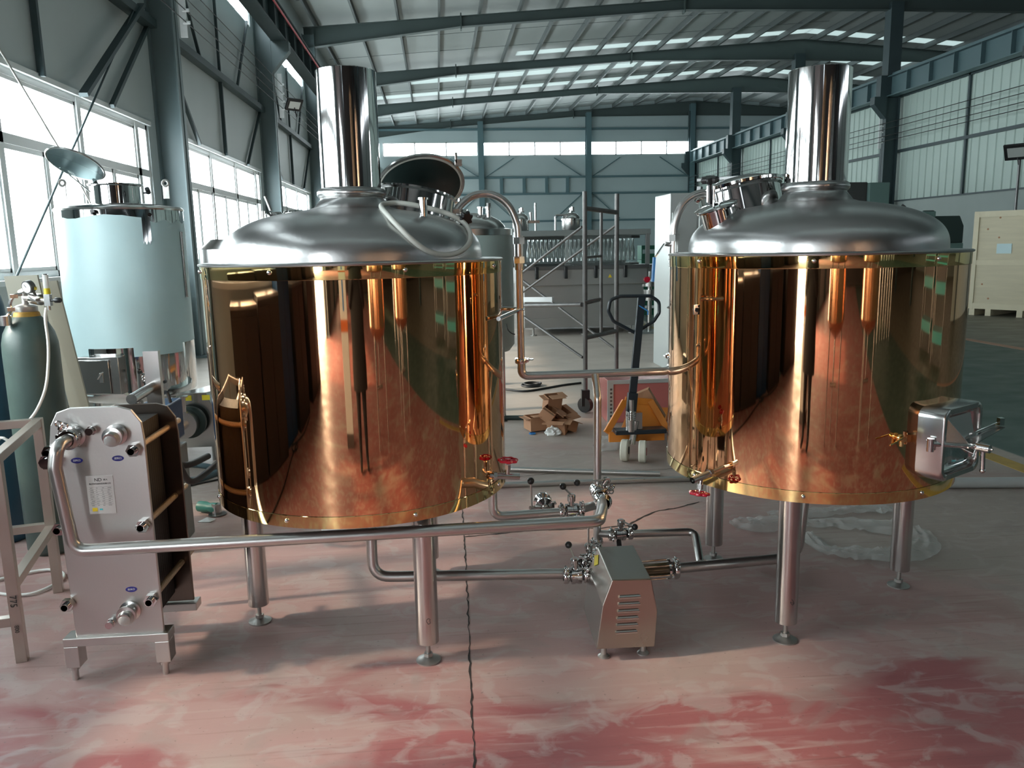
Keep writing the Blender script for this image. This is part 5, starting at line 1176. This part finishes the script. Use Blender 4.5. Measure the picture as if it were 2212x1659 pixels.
# loose pipes behind the kettles
a, c = atz(1100, 1006, .02), atz(1426, 1023, .02)
tag(put('loose_pipe', B().cyl((a.x-.4, a.y+.02, .019), (c.x, c.y, .019), .019, n=20), 'steel_pipe', None), 'shorter loose steel pipe on the floor ending between the kettles', 'pipe')
a, c = atz(1100, 1047, .02), atz(1480, 1034, .02); dvec = (c-a)
tag(put('loose_pipe', B().cyl(a-dvec*1.2+V((0, 0, .0)), c+dvec*.7, .020, n=20), 'steel_pipe', None), 'long loose steel pipe on the floor passing behind both kettles', 'pipe')
a = atz(2050, 1047, .02); tag(put('wrapped_tube', B().cyl((a.x-1.0, a.y+.12, .036), (a.x+1.6, a.y-.22, .036), .036, n=20), 'plastic_roll', None), 'pale film wrapped tube lying on the floor at the right edge', 'tube') if 'plastic_roll' in MATS else (mat('plastic_roll', (.40, .42, .41), .3, var=.06, vscale=20), tag(put('wrapped_tube', B().cyl((a.x-1.0, a.y+.12, .036), (a.x+1.6, a.y-.22, .036), .036, n=20), 'plastic_roll', None), 'pale film wrapped tube lying on the floor at the right edge', 'tube'))
# clear plastic strips under the right kettle
def ribbon(pts, widths, seed):
    random.seed(seed); P_ = catmull([atz(x, y, .012) for x, y in pts], 8, False); b = B(); n = len(P_); rows = []
    for i, p in enumerate(P_):
        t = (P_[min(n-1, i+1)]-P_[max(0, i-1)]).normalized(); nn = V((-t.y, t.x, 0)); f = i/(n-1)*(len(widths)-1); k = int(min(f, len(widths)-2)); wd = widths[k]+(widths[k+1]-widths[k])*(f-k)
        rows.append([b.bm.verts.new(p+nn*(wd*(j/6-.5))+V((0, 0, random.uniform(-.006, .012)+(.012 if j in (2, 4) else 0)))) for j in range(7)])
    for i in range(n-1):
        for j in range(6): b.bm.faces.new((rows[i][j], rows[i+1][j], rows[i+1][j+1], rows[i][j+1]))
    return b
tag(put('plastic_sheet', ribbon([(1592, 1122), (1625, 1135), (1680, 1128), (1760, 1130), (1850, 1132), (1930, 1140)], [.10, .26, .20, .14, .20, .28], 3), 'plastic_film', None, smooth=20), 'clear crumpled plastic strip lying behind the front leg of the right kettle', 'plastic')
tag(put('plastic_sheet', ribbon([(1740, 1150), (1780, 1185), (1850, 1195), (1930, 1200), (1985, 1185), (1995, 1165), (1975, 1140)], [.08, .12, .18, .22, .2, .14, .1], 4), 'plastic_film', None, smooth=20), 'clear crumpled plastic strip curling between the two right legs of the right kettle', 'plastic')
tag(put('plastic_sheet', ribbon([(1660, 1112), (1750, 1108), (1830, 1102), (1900, 1098), (1925, 1108)], [.10, .16, .12, .2, .1], 6), 'plastic_film', None, smooth=20), 'clear plastic strip farthest back under the right kettle', 'plastic')
# ================================================================== behind the camera (seen in the copper)
def column_vessel(x, y, r, z0, label):
    t = thing('process_column', (x, y, 0), label, 'vessel')
    put('shell', B().lathe([(.03, z0-.12), (r*.5, z0-.07), (r*.85, z0-.03), (r, z0+.04), (r, 2.9), (r*.8, 3.0)], (x, y, 0), n=64, cap0=True, cap1=True), 'warm_tank', t)
    for a in (20, 140, 260): put('leg', B().cyl((x+r*.8*cos(R_(a)), y+r*.8*sin(R_(a)), 0), (x+r*.8*cos(R_(a)), y+r*.8*sin(R_(a)), z0+.1), .022, n=12), 'steel_satin', t)
    put('drain', B().cyl((x, y, z0-.5), (x, y, z0-.05), .02, n=10).cyl((x-.15, y, z0-.5), (x+.15, y, z0-.5), .02, n=10), 'steel_satin', t)
column_vessel(1.05, -.85, .40, .98, 'tall warm coloured steel column on thin legs, reflected left of its twin')
column_vessel(2.75, -.95, .44, .98, 'tall warm coloured steel column on thin legs, reflected right of its twin')
ws = thing('white_cabinet', (-.62, -1.1, 0), 'narrow white cabinet with blue sticker and orange band seen mirrored in the left kettle', 'cabinet')
put('body', B().bx((-.80, -1.25, .12), (-.46, -.92, 2.2)), 'white_plastic', ws, smooth=0, bevel=.01)
put('plinth', B().bx((-.80, -1.25, 0), (-.46, -.92, .12)), 'steel_dark', ws, smooth=0)
put('sticker', B().bx((-.66, -.919, 1.15), (-.60, -.915, 1.42)), 'blue_sticker', ws, smooth=0)
put('band', B().bx((-.80, -.919, .98), (-.46, -.915, 1.08)), 'orange_band', ws, smooth=0)
bc_ = thing('blue_locker', (-3.85, .2, 0), 'deep blue steel locker at the left wall seen mirrored in both kettles', 'locker')
put('body', B().bx((-4.1, -.35, 0), (-3.55, .55, 1.85)), 'blue_paint', bc_, smooth=0, bevel=.02)
put('door_gap', B().bx((-3.549, .095, .05), (-3.545, .105, 1.8)), 'ink', bc_, smooth=0)
for i, (y0_, y1_, h) in enumerate(((.65, 1.9, 1.30), (1.95, 3.4, 1.25), (-1.65, -.45, 1.32), (-3.9, -2.2, 1.5))):
    t = thing('dark_cabinet', (-3.75, (y0_+y1_)/2, 0), ['dark brown cabinet against the left wall right beside the blue locker', 'dark brown cabinet against the left wall nearest the heat exchanger', 'dark brown cabinet against the left wall behind the camera', 'tall dark brown cabinet beside the open door'][i], 'cabinet')
    put('body', B().bx((-4.12, y0_, 0), (-3.4, y1_, h)), 'dark_brown', t, smooth=0, bevel=.01)
    put('worktop', B().bx((-4.12, y0_, h), (-3.37, y1_, h+.03)), 'steel_dark', t, smooth=0)
    for k in range(2): put('door', B().bx((-3.4, y0_+.05+k*(y1_-y0_)/2, .08), (-3.385, y0_-.03+(k+1)*(y1_-y0_)/2, h-.05)), 'dark_brown', t, smooth=0)
for i, (x, y) in enumerate(((10.4, 1.2), (11.2, -1.3))):
    t = thing('teal_rack', (x, y, 0), 'dark storage rack with teal shelves on the right, %s' % ('nearer the kettles' if i == 0 else 'further behind the camera'), 'rack')
    for z in (.35, 1.0, 1.65, 2.2): put('shelf', B().bx((x-.4, y-.9, z-.08), (x+.4, y+.9, z+.08)), 'teal_plastic', t, smooth=0)
    for dx, dy in ((-.38, -.88), (.38, -.88), (-.38, .88), (.38, .88)): put('post', B().bx((x+dx-.03, y+dy-.03, 0), (x+dx+.03, y+dy+.03, 2.4)), 'steel_dark', t, smooth=0)
    put('load', B().bx((x-.3, y-.75, 1.08), (x+.3, y+.75, 1.55)), 'machine_dark', t, smooth=0)
for i in range(6):
    x = 6.0+i*.42; z1 = 2.9+.3*math.sin(i*2.1)
    tag(put('upright_pipe', B().cyl((x, -7.0, 0), (x, -7.0-.15, z1+1.2), .075, n=16), 'steel_satin', None), 'steel pipe standing upright in the row behind the camera', 'pipe', 'upright pipes behind the camera')
b = B().tube(catmull([V(p) for p in ((-3.3, -1.4, .012), (-3.25, -.6, .012), (-3.4, .05, .012), (-3.5, .3, .012), (-3.3, .42, .02), (-3.2, .2, .02), (-3.35, .0, .015), (-3.2, .7, .012), (-2.9, 1.4, .012), (-2.6, 2.2, .012), (-2.3, 2.9, .012))], 6, False), .012, 8)
tag(put('extension_cord', b, 'cable', None, smooth=80), 'dark knotted extension cord on the floor left of the camera', 'cord')
# photographer
def person():
    t = thing('person', (-.03, -.24, 0), 'person in black clothes holding up a phone to take the photograph, mirrored in the copper', 'person')
    me = bpy.data.meshes.new('body'); bm = bmesh.new(); sk = bm.verts.layers.skin.verify()
    x0, y0 = -.03, -.23
    J = {}
    def jv(n, p, r, r2=None): r = r*(1.25 if r > .035 else 1); r2 = r2*1.25 if r2 else None; v = bm.verts.new((x0+p[0], y0+p[1], p[2])); v[sk].radius = (r, r2 or r); J[n] = v; return v
    jv('pelvis', (0, 0, .98), .135, .10); v0 = J['pelvis']; v0[sk].use_root = True
    jv('waist', (0, .0, 1.12), .125, .095); jv('chest', (0, 0, 1.30), .145, .10); jv('neck0', (0, -.0, 1.45), .07); jv('neck1', (0, .01, 1.53), .052); jv('head', (0, .03, 1.63), .075, .09); jv('crown', (0, .02, 1.72), .06, .07)
    E = [('pelvis', 'waist'), ('waist', 'chest'), ('chest', 'neck0'), ('neck0', 'neck1'), ('neck1', 'head'), ('head', 'crown')]
    for s, sx in (('l', -1), ('r', 1)):
        jv('sh'+s, (sx*.17, 0, 1.42), .058); jv('el'+s, (sx*.24, .05, 1.22), .043); jv('wr'+s, (sx*.09, .19, 1.50), .026); jv('pa'+s, (sx*.062, .225, 1.56), .028, .016)
        jv('hip'+s, (sx*.09, 0, .90), .095); jv('kn'+s, (sx*.10, .02, .50), .058); jv('an'+s, (sx*.11, 0, .09), .038); jv('toe'+s, (sx*.12, .16, .035), .035)
        E += [('neck0', 'sh'+s), ('sh'+s, 'el'+s), ('el'+s, 'wr'+s), ('wr'+s, 'pa'+s), ('pelvis', 'hip'+s), ('hip'+s, 'kn'+s), ('kn'+s, 'an'+s), ('an'+s, 'toe'+s)]
        for k in range(4):
            a = V((sx*(.052-.004*k), .238+.003*k, 1.575+.016*k)); 
            jv('f%s%d0' % (s, k), a, .009); jv('f%s%d1' % (s, k), a+V((-sx*.012, .018, .006)), .008); jv('f%s%d2' % (s, k), a+V((-sx*.034, .024, .006)), .007)
            E += [('pa'+s, 'f%s%d0' % (s, k)), ('f%s%d0' % (s, k), 'f%s%d1' % (s, k)), ('f%s%d1' % (s, k), 'f%s%d2' % (s, k))]
        jv('t%s0' % s, (sx*.05, .205, 1.585), .010); jv('t%s1' % s, (sx*.03, .205, 1.61), .009); E += [('pa'+s, 't%s0' % s), ('t%s0' % s, 't%s1' % s)]
    for a, c in E: bm.edges.new((J[a], J[c]))
    bmesh.ops.translate(bm, verts=bm.verts[:], vec=V((.03, .24, 0))); bm.to_mesh(me); bm.free()
    o = bpy.data.objects.new('body', me); COL.objects.link(o); o.parent = t
    o.modifiers.new('skin', 'SKIN').use_smooth_shade = True; s = o.modifiers.new('sub', 'SUBSURF'); s.levels = 1; s.render_levels = 1
    me.materials.append(M('cloth_black'))
    b = B(); b.skin([[b.bm.verts.new(V((x0+rx*cos(2*pi*i/32), y0+ry*sin(2*pi*i/32)-.01, z))) for i in range(32)] for z, rx, ry in ((.62, .24, .15), (.80, .24, .155), (1.05, .215, .15), (1.28, .225, .15), (1.38, .215, .135), (1.44, .16, .10), (1.50, .065, .065))])
    put('coat', b, 'cloth_black', t, smooth=70)
    put('face', B().sph((x0, y0+.052, 1.645), .078, 20, (.88, .92, 1.15)).sph((x0, y0+.13, 1.635), .014, 8, (.8, 1, 1.4)).sph((x0-.028, y0+.118, 1.665), .010, 8).sph((x0+.028, y0+.118, 1.665), .010, 8).sph((x0, y0+.120, 1.602), .016, 8, (1.3, .5, .5)), 'skin', t)
    put('hair', B().sph((x0, y0+.025, 1.685), .095, 20, (.92, 1.0, .95)), 'hair', t)
person()
bpy.data.objects['person'].scale = (1.2, 1, 1)
ph = thing('smartphone', (0, -.03, 1.575), 'black smartphone held up by the person taking the photograph', 'phone')
put('case', B().bx((-.085, -.022, 1.60), (.085, -.012, 1.68)), 'phone', ph, bevel=.004)

# hand drawn pen marks on two kettle legs
for kt, a0, pts in ((kl, -60, [(1, 6), (4, 8), (8, 7), (10, 4), (8, 1), (11, -3), (9, -7), (4, -8), (2, -4), (-1, 1), (1, 6)]), (kr, -120, [(0, 9), (5, 3), (8, -5), (4, -9), (-1, -5), (-3, 0), (3, -3), (8, -5)])):
    c = (kl.location if kt is kl else kr.location)+V((.508*cos(R_(a0)), .508*sin(R_(a0)), 0)); P_ = []
    for u, z in pts:
        a = R_(-90)+(u*.0014)/.045; P_.append(V((c.x+.0455*cos(a), c.y+.0455*sin(a), .19+z*.0014)))
    l_ = [o for o in kt.children if o.name.startswith('leg')][0]
    put('pen_mark', B().tube(catmull(P_, 4, False), .0009, 6), 'ink', l_)

ft.scale.z = 1.012
